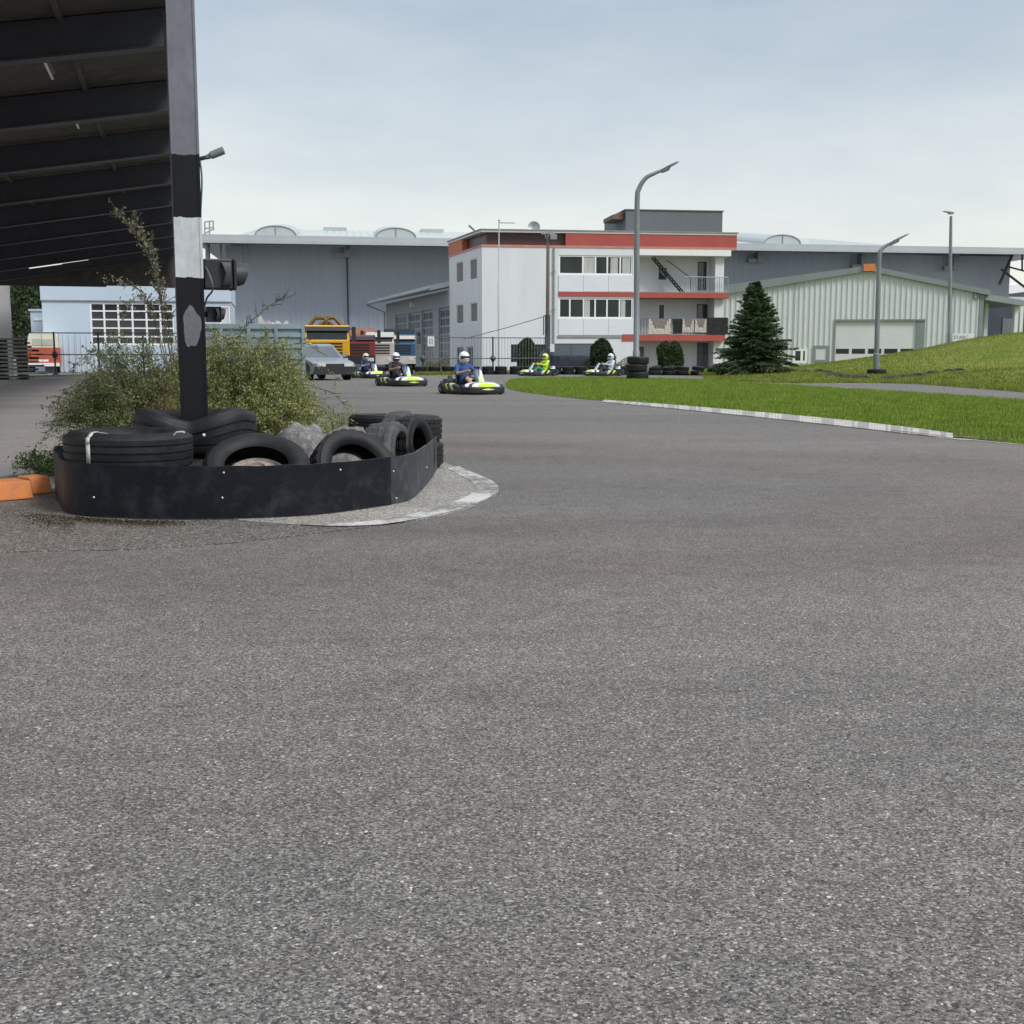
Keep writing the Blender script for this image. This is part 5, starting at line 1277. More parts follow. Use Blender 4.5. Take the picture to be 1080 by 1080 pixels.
def rrect(cx, cz, w, h, r, n=4):
    out = []
    for qx, qz, a0 in ((1, 1, 0), (-1, 1, 90), (-1, -1, 180), (1, -1, 270)):
        for k in range(n+1):
            a = R(a0+90*k/n); out.append((cx+qx*(w/2-r)+r*math.cos(a), cz+qz*(h/2-r)+r*math.sin(a)))
    return out

def make_kart(label):
    K = local('go_kart', label, 'go kart', (0, 0, 0), 0, 'rental karts on the circuit')
    # black wrap-round bumper
    mb = MB(); pts = []
    for k in range(40):
        a = 2*math.pi*k/40; c, s = math.cos(a), math.sin(a)
        x = .93*math.copysign(abs(c)**.38, c)-.02; y = .64*math.copysign(abs(s)**.38, s)*(1-.12*max(0, x)**2); pts.append(Vector((x, y, .115)))
    loops = []
    for i, p in enumerate(pts):
        t = (pts[(i+1) % 40]-pts[i-1]).normalized(); nn = Vector((t.y, -t.x, 0))
        loops.append([p+nn*(a_*1)+Vector((0, 0, b_)) for a_, b_ in rrect(0, 0, .075, .17, .03, 3)])
    mb.loft(loops, 0, True, False, True); mb.build('bumper', kblack, K)
    mb = MB(); poly = [(-.8, -.34), (-.8, .34), (-.2, .42), (.45, .36), (.78, .24), (.78, -.24), (.45, -.36), (-.2, -.42)]
    mb.prism([Vector((x, y, .06)) for x, y in poly], (0, 0, .015)); mb.build('floor_tray', alu, K)
    mb = MB()
    for s in (-1, 1): mb.tube([(-.85, .36*s, .1), (-.2, .43*s, .1), (.45, .34*s, .1), (.8, .22*s, .1)], .016, 6)
    mb.tube([(-.55, -.62, .14), (-.55, .62, .14)], .02, 8); mb.tube([(.55, -.52, .125), (.55, .52, .125)], .014, 8); mb.build('chassis', steel_dk, K)
    for s in (-1, 1):      # side pods
        mb = MB(); loops = []
        for x, wd, h, z in ((-.40, .10, .10, .14), (-.36, .19, .2, .17), (-.1, .22, .22, .18), (.2, .21, .19, .165), (.36, .16, .14, .15), (.42, .07, .07, .13)):
            loops.append([Vector((x, s*(.575+a_), b_)) for a_, b_ in rrect(0, z, wd, h, min(wd, h)*.35, 3)])
        mb.loft(loops); mb.build('side_pod', kp_m, K)
    mb = MB(); loops = []
    for y in (-.56, -.50, -.36, -.18, 0, .18, .36, .50, .56):
        f = 1-(abs(y)/.60)**2.6; x1 = .66+.30*f; h = .10+.13*f**.6; x0 = .50+.06*f
        loops.append([Vector((x0, y, .09)), Vector((x1-.02, y, .09)), Vector((x1, y, .13)), Vector((x1-.05, y, .09+h*.62)), Vector((x1-.17, y, .09+h*.9)), Vector((x0+.02, y, .09+h))])
    mb.loft(loops); mb.build('nose_cone', kp_m, K)
    mb = MB(); loops = []
    for x, z, wd in ((.53, .22, .10), (.46, .33, .115), (.38, .46, .13), (.31, .58, .13), (.28, .63, .09)):
        loops.append([Vector((x+.03*math.cos(t*1.6), wd*t, z)) for t in (-1, -.6, -.2, .2, .6, 1)]+[Vector((x-.015+.03*math.cos(t*1.6), wd*t, z)) for t in (1, .6, .2, -.2, -.6, -1)])
    mb.loft(loops); mb.build('steering_fairing', fair_m, K)
    mb = MB(); loops = []
    for x, z, wd in ((.487, .30, .05), (.405, .44, .05)):
        loops.append([Vector((x+.036, wd*t, z)) for t in (-1, 1)]+[Vector((x+.03, wd*t, z)) for t in (1, -1)])
    mb.loft(loops, 0, False); mb.build('number_panel', neon_m, K)
    # steering
    mb = MB(); Mx = Matrix.Translation((.16, 0, .53)) @ Matrix.Rotation(R(-52), 4, 'Y'); n = 24
    loops = [[Mx @ Vector(((.15+.014*math.cos(b_))*math.cos(a_), (.15+.014*math.cos(b_))*math.sin(a_), .014*math.sin(b_))) for b_ in (2*math.pi*j/8 for j in range(8))] for a_ in (2*math.pi*i/n for i in range(n))]
    mb.loft(loops, 0, True, False, True)
    for a_ in (0, 2.1, 4.2): mb.tube([Mx @ Vector((0, 0, 0)), Mx @ Vector((.15*math.cos(a_), .15*math.sin(a_), 0))], .012, 6)
    mb.tube([Mx @ Vector((0, 0, .01)), (.50, 0, .14)], .012, 6); mb.build('steering_wheel', kblack, K)
    mb = MB(); loops = []       # seat shell
    for x, z, wd, dp in ((-.02, .13, .15, .03), (-.2, .085, .18, .06), (-.36, .085, .19, .09), (-.50, .16, .2, .10), (-.60, .34, .2, .09), (-.665, .54, .18, .06), (-.685, .62, .12, .03)):
        nx, nz = (0, 1) if x > -.4 else (.85, .5)
        loops.append([Vector((x+nx*dp*abs(t)**3, wd*t, z+nz*dp*abs(t)**3+(.06*abs(t)**3 if x > -.55 else 0))) for t in (-1, -.7, -.3, .3, .7, 1)]+[Vector((x-.015+nx*dp*abs(t)**3, wd*t*1.04, z-.012+nz*dp*abs(t)**3)) for t in (1, .7, .3, -.3, -.7, -1)])
    mb.loft(loops); mb.build('seat', kblack, K)
    mb = MB(); mb.box((-.52, -.42, .25), (.28, .26, .26)); mb.cyl((-.50, -.42, .37), (-.50, -.42, .47), .07, .05); mb.cyl((-.66, -.52, .27), (-.92, -.40, .24), .05, .05)
    for i in range(5): mb.box((-.36+.0*i, -.42, .17+.04*i), (.06, .22, .012))
    mb.build('engine', steel_dk, K)
    mb = MB(); mb.box((-.74, .06, .36), (.26, .5, .05)); mb.box((-.80, .06, .43), (.14, .42, .09)); mb.build('engine_cover', kwhite, K)
    mb = MB(); mb.box((-.86, 0, .27), (.06, 1.06, .10)); mb.build('rear_panel', kp_m, K)
    for x, r, wd, yy in ((.55, .125, .12, .57), (-.55, .14, .19, .60)):
        for s in (-1, 1):
            Mx = Matrix.Translation((x, s*yy, r)) @ Matrix.Rotation(R(90), 4, 'X'); h = wd/2
            mb = MB(); mb.lathe([(.07, -h*.85), (r-.03, -h), (r-.006, -h*.8), (r, -h*.6), (r, h*.6), (r-.006, h*.8), (r-.03, h), (.07, h*.85)], 24, Mx, 0, True); wh = mb.build('wheel', rubber, K)
            mb = MB(); mb.lathe([(.001, -h*.4), (.05, -h*.5), (.071, -h*.8), (.071, h*.8), (.05, h*.5), (.001, h*.4)], 16, Mx); mb.build('rim', alu, wh)
    return K

# ------------------------------------------------------------------ seated drivers, one continuous body each
def body_mesh(caps, voxel=.0105):
    """caps: (p0, p1, r0, r1, slot). Melts the tapered limbs into one skin."""
    mb = MB()
    for p0, p1, r0, r1, _ in caps:
        p0, p1 = Vector(p0), Vector(p1); mb.cyl(p0, p1, r0, r1, 12); mb.sphere(p0, r0, 0, 12, 8); mb.sphere(p1, r1, 0, 12, 8)
    o = mb.build('tmp', []); md = o.modifiers.new('r', 'REMESH'); md.mode = 'VOXEL'; md.voxel_size = voxel
    sm = o.modifiers.new('s', 'SMOOTH'); sm.iterations = 3; sm.factor = .5
    dg = bpy.context.evaluated_depsgraph_get(); me = bpy.data.meshes.new_from_object(o.evaluated_get(dg)); bpy.data.objects.remove(o)
    n = len(me.polygons); cen = np.empty(n*3); me.polygons.foreach_get('center', cen); cen = cen.reshape(-1, 3); best = np.full(n, 9.); slot = np.zeros(n, int)
    for p0, p1, r0, r1, s in caps:
        a = np.array(p0); b = np.array(p1)-a; L = max(1e-9, b.dot(b)); t = np.clip(((cen-a)@b)/L, 0, 1)
        d = np.linalg.norm(cen-a-t[:, None]*b, axis=1)-(r0+(r1-r0)*t); k = d < best; best[k] = d[k]; slot[k] = s
    me.materials.clear()
    for _ in range(7): me.materials.append(None)
    me.polygons.foreach_set('material_index', slot.astype(np.int32)); me.polygons.foreach_set('use_smooth', [True]*n); me.update()
    return me
# slots: 0 shirt, 1 forearm, 2 thigh, 3 shin, 4 hand, 5 shoe, 6 neck and head
caps = [((-.40, 0, .20), (-.46, 0, .40), .135, .125, 0), ((-.46, 0, .40), (-.49, 0, .60), .13, .145, 0), ((-.49, -.10, .66), (-.49, .10, .66), .095, .095, 0), ((-.48, 0, .68), (-.45, 0, .80), .065, .055, 6),
        ((-.45, 0, .86), (-.44, 0, .91), .085, .09, 6), ((-.36, 0, .885), (-.335, 0, .87), .018, .014, 6)]
for s in (-1, 1):
    caps += [((-.49, .17*s, .68), (-.27, .29*s, .50), .062, .047, 0), ((-.27, .29*s, .50), (.02, .175*s, .56), .045, .030, 1), ((.03, .17*s, .56), (.10, .15*s, .575), .032, .034, 4),
             ((-.36, .10*s, .20), (.10, .20*s, .40), .09, .062, 2), ((.10, .20*s, .40), (.44, .16*s, .17), .060, .040, 3), ((.45, .16*s, .145), (.50, .16*s, .27), .045, .034, 5)]
    for k in range(4):    # fingers closed round the rim
        y = (.165-.0*k)*s; q = Vector((.115, (.178-.02*k*0)*s, .595-.021*k)); ln = (.030, .034, .033, .026)[k]
        caps += [((.105, .150*s, .60-.021*k), (.145, .150*s, .605-.021*k), .0095, .009, 4), ((.145, .150*s, .605-.021*k), (.165, (.150-ln*.55)*s, .598-.021*k), .009, .0085, 4), ((.165, (.150-ln*.55)*s, .598-.021*k), (.148, (.150-ln*1.2)*s, .592-.021*k), .0085, .007, 4)]
    caps += [((.07, .150*s, .59), (.10, .118*s, .61), .011, .010, 4), ((.10, .118*s, .61), (.125, .108*s, .605), .010, .008, 4)]
BODY = body_mesh(caps)
skin = pbr('skin', (.50, .30, .22), .55, .08, 8)
def cloth(nm, c): return pbr(nm, c, .85, .15, 9, .15)
drivers = dict(
 blue=([cloth('blue shirt', (.035, .085, .26)), skin, cloth('dark shorts', (.02, .024, .04)), skin, skin, cloth('dark shoe', (.03, .03, .032)), skin], (.76, .78, .78), kblack),
 dark=([cloth('charcoal jacket', (.035, .034, .04)), cloth('grey pink sleeve', (.26, .18, .17)), cloth('dark jeans', (.03, .036, .055)), cloth('dark jeans', (.03, .036, .055)), skin, cloth('white shoe', (.5, .5, .5)), skin], (.70, .70, .68), kblack),
 navy=([cloth('navy shirt', (.022, .03, .12)), cloth('light sleeve', (.42, .47, .55)), cloth('dark jeans', (.03, .036, .055)), cloth('dark jeans', (.03, .036, .055)), skin, cloth('dark shoe', (.03, .03, .032)), skin], (.55, .58, .50), kblack),
 neon=([neon_m, neon_m, cloth('teal trousers', (.05, .22, .17)), cloth('teal trousers', (.05, .22, .17)), neon_m, cloth('dark shoe', (.03, .03, .032)), skin], (.62, .72, .14), kblack),
 white=([cloth('white jacket', (.55, .58, .66)), cloth('white jacket', (.55, .58, .66)), cloth('dark jeans', (.03, .036, .055)), cloth('dark jeans', (.03, .036, .055)), skin, cloth('dark shoe', (.03, .03, .032)), skin], (.62, .66, .72), kblack))
def make_driver(key, label, loc, rz):
    mats, hc, vc = drivers[key]; me = BODY.copy(); me.name = 'person'
    for i, m in enumerate(mats): me.materials[i] = m
    o = bpy.data.objects.new('person', me); COL.objects.link(o); o.location = loc; o.rotation_euler = (0, 0, rz); ORIG[o.name] = Vector((0, 0, 0)); tag(o, label, 'person', 'drivers seated in the karts')
    hm = pbr('helmet '+key, hc, .25, .05, 6, coat=.5); c = Vector((-.435, 0, .90)); mb = MB(); prof = []
    n, k = 28, 18; vs = []; fs = []
    def sh(a, b, g=1.0):   # a polar, b azimuth (0 = forwards)
        r = .148*g; x = r*1.06*math.sin(a)*math.cos(b); y = r*.93*math.sin(a)*math.sin(b); z = r*1.05*math.cos(a)
        if a > 1.75 and math.cos(b) > 0: x += .025*math.cos(b)
        return c+Vector((x, y, z))
    for i in range(k+1):
        a = .02+(2.55-.02)*i/k
        for j in range(n): vs.append(sh(a, 2*math.pi*j/n))
    for i in range(k):
        for j in range(n): fs.append((i*n+j, i*n+(j+1) % n, (i+1)*n+(j+1) % n, (i+1)*n+j))
    fs.append(tuple(range(n))); mb.add(vs, fs, 0, True); h = mb.build('helmet', hm, o)
    mb = MB(); vs = []; fs = []; n2, k2 = 14, 5; a0, a1 = 1.30, (1.85 if key != 'dark' else 2.35)
    for i in range(k2+1):
        for j in range(n2+1): vs.append(sh(a0+(a1-a0)*i/k2, -1.2+2.4*j/n2, 1.02))
    for i in range(k2):
        for j in range(n2): fs.append((i*(n2+1)+j, i*(n2+1)+j+1, (i+1)*(n2+1)+j+1, (i+1)*(n2+1)+j))
    mb.add(vs, fs, 0, True); v = mb.build('visor', pbr('dark visor', (.012, .013, .016), .15, .2, 3, spec=.7), h); md = v.modifiers.new('t', 'SOLIDIFY'); md.thickness = .006
    if key == 'dark':
        mb = MB(); mb.tube([c+Vector((.09, -.05, -.13)), c+Vector((.1, 0, -.15)), c+Vector((.09, .05, -.13))], .022, 6); mb.build('chin_strap', kblack, h)
    return o
K0 = make_kart('kart in front, white and neon, driver in blue shirt')
spots = [('go kart nearest of the three coming down the straight, with blue shirted driver', 'blue', 'person in blue shirt and white full helmet driving the nearest kart', 498, 415.3, 30.2, 29),
         ('go kart in the middle of the three, driven by person in charcoal jacket', 'dark', 'person in charcoal jacket and white open helmet driving the middle kart', 424, 407, 37.0, 31),
         ('go kart rearmost of the three, driven by person in navy shirt', 'navy', 'person in navy shirt driving the rearmost kart before the trucks', 391, 398.8, 48.8, 33),
         ('go kart beyond the infield with driver all in neon yellow', 'neon', 'person in neon yellow jacket and helmet in the kart beyond the infield', 567, 396.5, 55, -58),
         ('go kart beyond the infield with driver in pale jacket, by the tyre stack', 'white', 'person in pale jacket in the kart beside the dark tyre stack', 636, 396.5, 55, -60)]
for i, (lab, key, dl, u, v, Y, al) in enumerate(spots):
    k = K0 if i == 0 else copy_tree(K0); k['label'] = lab
    p = G(u, v); a = R(al); hd = (math.sin(a), -math.cos(a)); rz = math.atan2(hd[1], hd[0]); p = Vector((p.x, p.y, 0.0 if i < 3 else .0))
    k.location = p; k.rotation_euler = (0, 0, rz); k.scale = (.93, .93, .97)
    make_driver(key, dl, p, rz)

# ------------------------------------------------------------------ vehicles
tail_m = pbr('tail lamp', (.35, .02, .015), .25, .1, 4); head_m = pbr('headlamp glass', (.55, .57, .58), .12, .1, 4, spec=.8)
def wheel(L, x, y, r, wd, rimc=alu):
    Mx = Matrix.Translation((x, y, r)) @ Matrix.Rotation(R(90), 4, 'X'); h = wd/2; mb = MB()
    mb.lathe([(r*.62, -h*.9), (r*.9, -h), (r, -h*.7), (r, h*.7), (r*.9, h), (r*.62, h*.9)], 28, Mx, 0, True); w_ = mb.build('wheel', rubber, L)
    mb = MB(); mb.lathe([(.001, -h*.75), (r*.2, -h*.8), (r*.5, -h*.55), (r*.63, -h*.92), (r*.63, h*.92), (r*.5, h*.55), (r*.2, h*.8), (.001, h*.75)], 20, Mx); mb.build('rim', rimc, w_)
def make_car(label, cat, loc, rz, body, Ln=4.3, W=1.72, H=1.42, kind='saloon', name='parked_car'):
    L = local(name, label, cat, loc, rz)
    f = Ln/2; b = -Ln/2; sh = .92 if kind == 'suv' else .86
    low = [(b, .32), (b-.02, .6), (b+.06, sh), (f-1.25, sh+.03), (f-.25, sh-.14), (f-.02, .62), (f, .34), (f-.15, .22), (b+.15, .22)]
    mb = MB(); loops = []
    for y, k in ((-W/2, .94), (-W/2+.06, .99), (-W/2+.2, 1), (W/2-.2, 1), (W/2-.06, .99), (W/2, .94)):
        loops.append([Vector((x*(1-(1-k)*.4), y, .55+(z-.55)*k)) for x, z in low])
    mb.loft(loops, 0, False); mb.build('body', body, L)
    if kind == 'suv': cab = [(b+.08, sh-.02), (b+.30, H-.04), (b+.6, H), (f-2.0, H), (f-1.55, H-.1), (f-1.0, sh+.0)]
    else: cab = [(b+.55, sh-.02), (b+1.1, H-.03), (b+1.5, H), (f-2.15, H), (f-1.85, H-.06), (f-1.15, sh)]
    mb = MB(); loops = []
    for y, k in ((-1, 0), (-.97, .03), (.97, .03), (1, 0)):
        loops.append([Vector((x, y*(W/2-.05-(z-sh)*.30), z)) for x, z in cab])
    mb.loft([loops[0], loops[-1]], 0, False); mb.build('roof', body, L)
    # glass
    def gl(nm, q): g = MB(); g.hexa(q); g.build(nm, car_glass, L)
    def side(s, x0, x1, x2, x3):
        za, zb2 = sh+.04, H-.10; ya, yb = (W/2-.05-(za-sh)*.30), (W/2-.05-(zb2-sh)*.30)
        q = [(x0, s*(ya+.008), za), (x1, s*(ya+.008), za), (x2, s*(yb+.008), zb2), (x3, s*(yb+.008), zb2)]; qi = [(x, y-s*.02, z) for x, y, z in q]; gl('window', [Vector(p) for p in qi+q])
    xb, xt = (b+.75, b+1.2) if kind != 'suv' else (b+.25, b+.40); fb_x, ft_x = (f-1.35, f-1.98) if kind != 'suv' else (f-1.25, f-1.75); mid = (xb+fb_x)/2
    for s in (-1, 1): side(s, xb, mid-.05, mid-.05, xt); side(s, mid+.05, fb_x, ft_x, mid+.05)
    p0, p1 = (cab[-1], cab[-2]); n2 = Vector((p0[1]-p1[1], 0, 0)); 
    def scr(nm, pa, pb, o):
        q = []
        for t, dd in ((.08, 0), (.92, 0)):
            x = pa[0]+(pb[0]-pa[0])*t; z = pa[1]+(pb[1]-pa[1])*t; yw = W/2-.12-(z-sh)*.30; q.append((x+o, yw, z))
        (xa, ya, za), (xc, yc, zc) = q
        gl(nm, [Vector(p) for p in ((xa-.02*o*40, -ya, za), (xa-.02*o*40, ya, za), (xc-.02*o*40, yc, zc), (xc-.02*o*40, -yc, zc), (xa, -ya, za), (xa, ya, za), (xc, yc, zc), (xc, -yc, zc))])
    scr('windscreen', cab[-1], cab[-2], .012); scr('rear_window', cab[0], cab[1], -.012)
    r = .31 if kind != 'suv' else .36
    for x in (f-.78, b+.75):
        mb = MB()
        for s in (-1, 1): mb.lathe([(.001, -.01), (r+.06, -.01), (r+.06, .012), (.001, .012)], 24, Matrix.Translation((x, s*(W/2-.005), r+.01)) @ Matrix.Rotation(R(90), 4, 'X'))
        mb.build('wheel_arch', kblack, L)
        for s in (-1, 1): wheel(L, x, s*(W/2-.09), r, .21)
    for s in (-1, 1):
        mb = MB(); mb.box((f-.04, s*(W/2-.3), .60), (.12, .36, .13)); mb.build('headlight', head_m, L)
        mb = MB(); mb.box((b+.0, s*(W/2-.24), .72), (.08, .3, .16)); mb.build('tail_light', tail_m, L)
        mb = MB(); mb.box((f-1.42, s*(W/2+.08), sh+.1), (.1, .18, .12)); mb.build('mirror', body, L)
    mb = MB(); mb.box((f-.03, 0, .42), (.12, W*.96, .2)); mb.box((b+.0, 0, .45), (.12, W*.96, .2)); mb.build('bumper', kblack, L)
    mb = MB(); mb.box((f-.015, 0, .58), (.06, .78, .11)); mb.build('grille', kblack, L)
    return L
silver = pbr('silver blue car paint', (.20, .24, .28), .3, .05, 1, coat=.6, metal=.2); navy_car = pbr('dark navy car paint', (.03, .038, .06), .2, .1, 1, coat=.8)
p = P(350, 380, 46.2); make_car('silver blue saloon car parked beyond the shrub before the yellow truck', 'car', (p.x-.95, 48.0, 0), R(-60), silver)
p = P(600, 380, 66); make_car('dark navy estate car parked before the white office', 'car', (p.x-.25, 67.5, 0), R(172), navy_car, 4.7, 1.8, 1.62, 'suv')

def make_truck(label, loc, rz, low, up, roofc, W=2.4, H=3.0, crane=False, name='truck', box=None):
    L = local(name, label, 'truck', loc, rz)
    mb = MB(); prof = [(0, .95), (.06, 1.7), (-.16, H-.25), (-.3, H), (-1.9, H), (-1.9, .95)]
    loops = [[Vector((x, y, z)) for x, z in prof] for y in (-W/2, -W/2+.05, W/2-.05, W/2)]
    for l in (loops[0], loops[-1]):
        for p_ in l: p_.x -= .05 if p_.x > -1 else 0
    mb.loft(loops, 0, False); mb.build('cab', low, L)
    def front(nm, z0, z1, y0, y1, m, th=.03, ins=0):
        def X(z): return (.06*(z-.95)/.75 if z < 1.7 else .06-.22*(z-1.7)/(H-.25-1.7))
        mb = MB(); mb.hexa([Vector(p) for p in ((X(z0)-.05, y0, z0), (X(z0)-.05, y1, z0), (X(z0)+th, y1, z0), (X(z0)+th, y0, z0), (X(z1)-.05, y0, z1), (X(z1)-.05, y1, z1), (X(z1)+th, y1, z1), (X(z1)+th, y0, z1))]); return mb.build(nm, m, L)
    front('windscreen', 1.78, H-.3, -W/2+.12, W/2-.12, mid_glass, .02)
    front('sun_visor', H-.30, H-.08, -W/2-.02, W/2+.02, kblack if crane else up, .16)
    if roofc:
        mb = MB(); mb.box((-1.0, 0, H+.2), (1.5, W*.8, .4)); mb.build('roof_fairing', roofc, L)
    for i in range(4): front('grille', 1.05+.16*i, 1.13+.16*i, -W*.34, W*.34, kblack, .025)
    mb = MB(); mb.box((.02, 0, .68), (.35, W, .5)); mb.build('bumper', up if not crane else kblack, L)
    for s in (-1, 1):
        mb = MB(); mb.box((.20, s*W*.36, .72), (.04, .42, .2)); mb.build('headlight', head_m, L)
        mb = MB(); mb.box((.02, s*(W/2+.22), 2.05), (.16, .2, .75)); mb.tube([(-.1, s*(W/2-.02), 2.3), (.0, s*(W/2+.22), 2.35)], .025, 6); mb.build('mirror', kblack, L)
        wheel(L, -.75, s*(W/2-.16), .5, .3, steel); wheel(L, -4.2, s*(W/2-.2), .5, .34, steel); wheel(L, -5.5, s*(W/2-.2), .5, .34, steel)
        mb = MB(); mb.hexa([Vector(p) for p in ((-1.2, s*(W/2+.0), 1.8), (-.25, s*(W/2+.0), 1.8), (-.25, s*(W/2+.0)+s*.012, 1.8), (-1.2, s*(W/2)+s*.012, 1.8), (-1.2, s*(W/2), H-.45), (-.4, s*(W/2), H-.45), (-.4, s*(W/2)+s*.012, H-.45), (-1.2, s*(W/2)+s*.012, H-.45))]); mb.build('side_window', mid_glass, L)
    mb = MB(); mb.box((-3.4, 0, .92), (5.4, .9, .3)); mb.build('chassis', kblack, L)
    if box:
        mb = MB(); mb.box((-4.4, 0, 1.1+box[1]/2), (4.2, W, box[1])); 
        for i in range(7): mb.box((-2.6-.6*i, 0, 1.1+box[1]/2), (.08, W+.06, box[1]))
        mb.build('load_body', box[0], L)
    if crane:
        mb = MB(); o = crane
        mb.tube([(-2.3, 0, 1.1), (-2.3, 0, H+.15)], .2, 8)
        mb.tube([(-2.3, -.95, H-.1), (-2.3, -.55, H+.42), (-2.2, .45, H+.45), (-2.2, .95, H-.1)], .13, 6); mb.tube([(-2.1, -.4, H+.02), (-2.1, .2, H+.4)], .09, 6); mb.tube([(-2.1, .5, H+.0), (-2.1, -.1, H+.38)], .09, 6); mb.tube([(-2.3, -.9, H-.05), (-2.3, .9, H-.05)], .12, 6); mb.build('crane', o, L)
    return L
yel = pbr('yellow truck paint', (.66, .36, .02), .35, .06, 1, coat=.3); redt = pbr('red truck paint', (.20, .035, .03), .35, .08, 1, coat=.3); whitet = pbr('off white truck paint', (.50, .47, .44), .4, .1, 1, coat=.2); bluet = pbr('bright blue truck paint', (.03, .105, .20), .35, .1, 1, coat=.3)
crm = pbr('crane ochre', (.14, .085, .03), .6, .3, 3)
p = P(345.5, 380, 62); make_truck('yellow truck with folded ochre crane over its cab', (p.x, 62, 0), R(-80), yel, kblack, None, 2.3, 2.52, crm)
p = P(377, 380, 70); make_truck('red truck with pinkish load half hidden behind the yellow one', (p.x-.05, 70, 0), R(-82), redt, kblack, None, 2.2, 2.15, None, box=(pbr('pinkish load', (.38, .19, .15), .8, .2, 2), 1.5))
p = P(392, 380, 68); make_truck('off white truck cab between the red and the blue trucks', (p.x+.05, 72, 0), R(-82), whitet, whitet, None, 1.7, 2.35, None, 'van')
p = P(409, 380, 74); make_truck('bright blue truck at the corner of the garage', (p.x+.55, 77, 0), R(-83), bluet, whitet, None, 1.9, 2.3, None, box=(pbr('dark blue container', (.035, .05, .075), .6, .15, 1), 1.6))
# blue grey ribbed skip behind the shrub
sk = thing('skip_container', 'blue grey ribbed steel container behind the shrub', 'container', tuple(P(268, 380, 44)*1.0))
skm = pbr('blue grey container paint', (.21, .285, .32), .55, .12, 1, streak=True, dirt=(.12, .12, .11), dirt_amt=.35)
SK = Plane((P(205, 380, 43.2).x, 43.2), (P(320.5, 380, 43.9).x, 43.9)); mb = MB(); zt = P(270, 342.5, 43.5).z
SK.box(mb, 0, SK.L, .25, zt, -1.9, 0)
for i in range(4): z = .42+.40*i; SK.box(mb, 0, SK.L, z, z+.14, 0, .07)
SK.box(mb, -.05, SK.L+.05, zt-.14, zt+.03, -1.96, .09)
for i in range(5): s = SK.L*i/4; SK.box(mb, s-.06, s+.06, .2, zt-.142, .0, .10)
mb.build('shell', skm, sk)
mb = MB(); SK.box(mb, .3, .5, 0, .25, -1.8, -.1); SK.box(mb, SK.L-.5, SK.L-.3, 0, .25, -1.8, -.1); mb.build('runner', steel_dk, sk)
ld = MB(); q0 = SK.hit(272, 340)[0]; q1 = SK.hit(308, 340)[0]
pts_ = []
for i in range(14):
    t = i/13; pts_.append([SK.pt(q0+(q1-q0)*t, zt-.3, -.5), SK.pt(q0+(q1-q0)*t, zt+.10+.10*math.sin(i*1.9)+(.16 if i < 3 else 0)*1, -.5), SK.pt(q0+(q1-q0)*t, zt+.08+.1*math.cos(i*2.3), -1.3), SK.pt(q0+(q1-q0)*t, zt-.3, -1.4)])
ld.loft(pts_, 0, False); lo_ = ld.build('sheeting', pbr('pale plastic sheeting', (.50, .47, .44), .7, .25, 2), None, origin=SK.pt((q0+q1)/2, zt, -1)); tag(lo_, 'crumpled pale sheeting heaped on the blue grey container', 'sheeting')

# red and cream van seen from behind under the canopy's far side
p = G(32, 393.5); V = local('parked_van', 'old orange red van with cream top parked by the blue workshop', 'van', (p.x, p.y+2.2, 0), R(109))
vr = pbr('orange red van paint', (.40, .09, .045), .4, .1, 1, coat=.3); vc_ = pbr('cream van paint', (.62, .61, .50), .45, .06, 1)
mb = MB(); loops = []
for x, k in ((-2.2, .93), (-2.1, 1), (1.9, 1), (2.15, .85)): loops.append([Vector((x, y*k, z)) for y, z in ((-.78, .35), (.78, .35), (.86, .6), (.86, 1.25), (.84, 1.38), (-.84, 1.38), (-.86, 1.25), (-.86, .6))])
mb.loft(loops, 0, False); mb.build('body', vr, V)
mb = MB(); loops = []
for x, k in ((-2.17, .95), (-2.08, 1), (1.5, 1), (1.95, .9)): loops.append([Vector((x, y*k, z)) for y, z in ((-.83, 1.385), (.83, 1.385), (.76, 1.95), (.68, 2.14), (.4, 2.22), (-.4, 2.22), (-.68, 2.14), (-.76, 1.95))])
mb.loft(loops, 0, False); mb.build('roof', vc_, V)
mb = MB(); mb.hexa([Vector(q_) for q_ in ((-2.20, -.55, 1.5), (-2.20, .55, 1.5), (-2.14, .55, 1.5), (-2.14, -.55, 1.5), (-2.20, -.5, 1.85), (-2.20, .5, 1.85), (-2.14, .5, 1.85), (-2.14, -.5, 1.85))]); mb.build('rear_window', pbr('hazed van glass', (.42, .43, .38), .3, .1, 2), V)
for s in (-1, 1):
    mb = MB(); mb.box((-2.19, s*.68, .95), (.06, .12, .34)); mb.build('tail_light', tail_m, V)
    wheel(V, 1.2, s*.72, .32, .19); wheel(V, -1.2, s*.72, .32, .19)
mb = MB(); mb.box((-2.24, 0, .46), (.12, 1.62, .18)); mb.build('bumper', white_trim, V)
mb = MB(); mb.box((-2.215, 0, .68), (.02, .5, .12)); mb.build('number_plate', white_trim, V)

# ------------------------------------------------------------------ vegetation
def leaf_quads(cent, size, aspect=.4, droop=None, normal_up=.3):
    n = len(cent); a = RNG.normal(size=(n, 3)); a /= np.linalg.norm(a, axis=1)[:, None]
    b = RNG.normal(size=(n, 3)); b[:, 2] += normal_up; b -= (a*b).sum(1)[:, None]*a; b /= np.linalg.norm(b, axis=1)[:, None]
    s = size*RNG.uniform(.6, 1.4, n)[:, None]
    v = np.empty((n, 4, 3)); v[:, 0] = cent-a*s; v[:, 1] = cent+b*s*aspect; v[:, 2] = cent+a*s; v[:, 3] = cent-b*s*aspect
    return v.reshape(-1, 3)

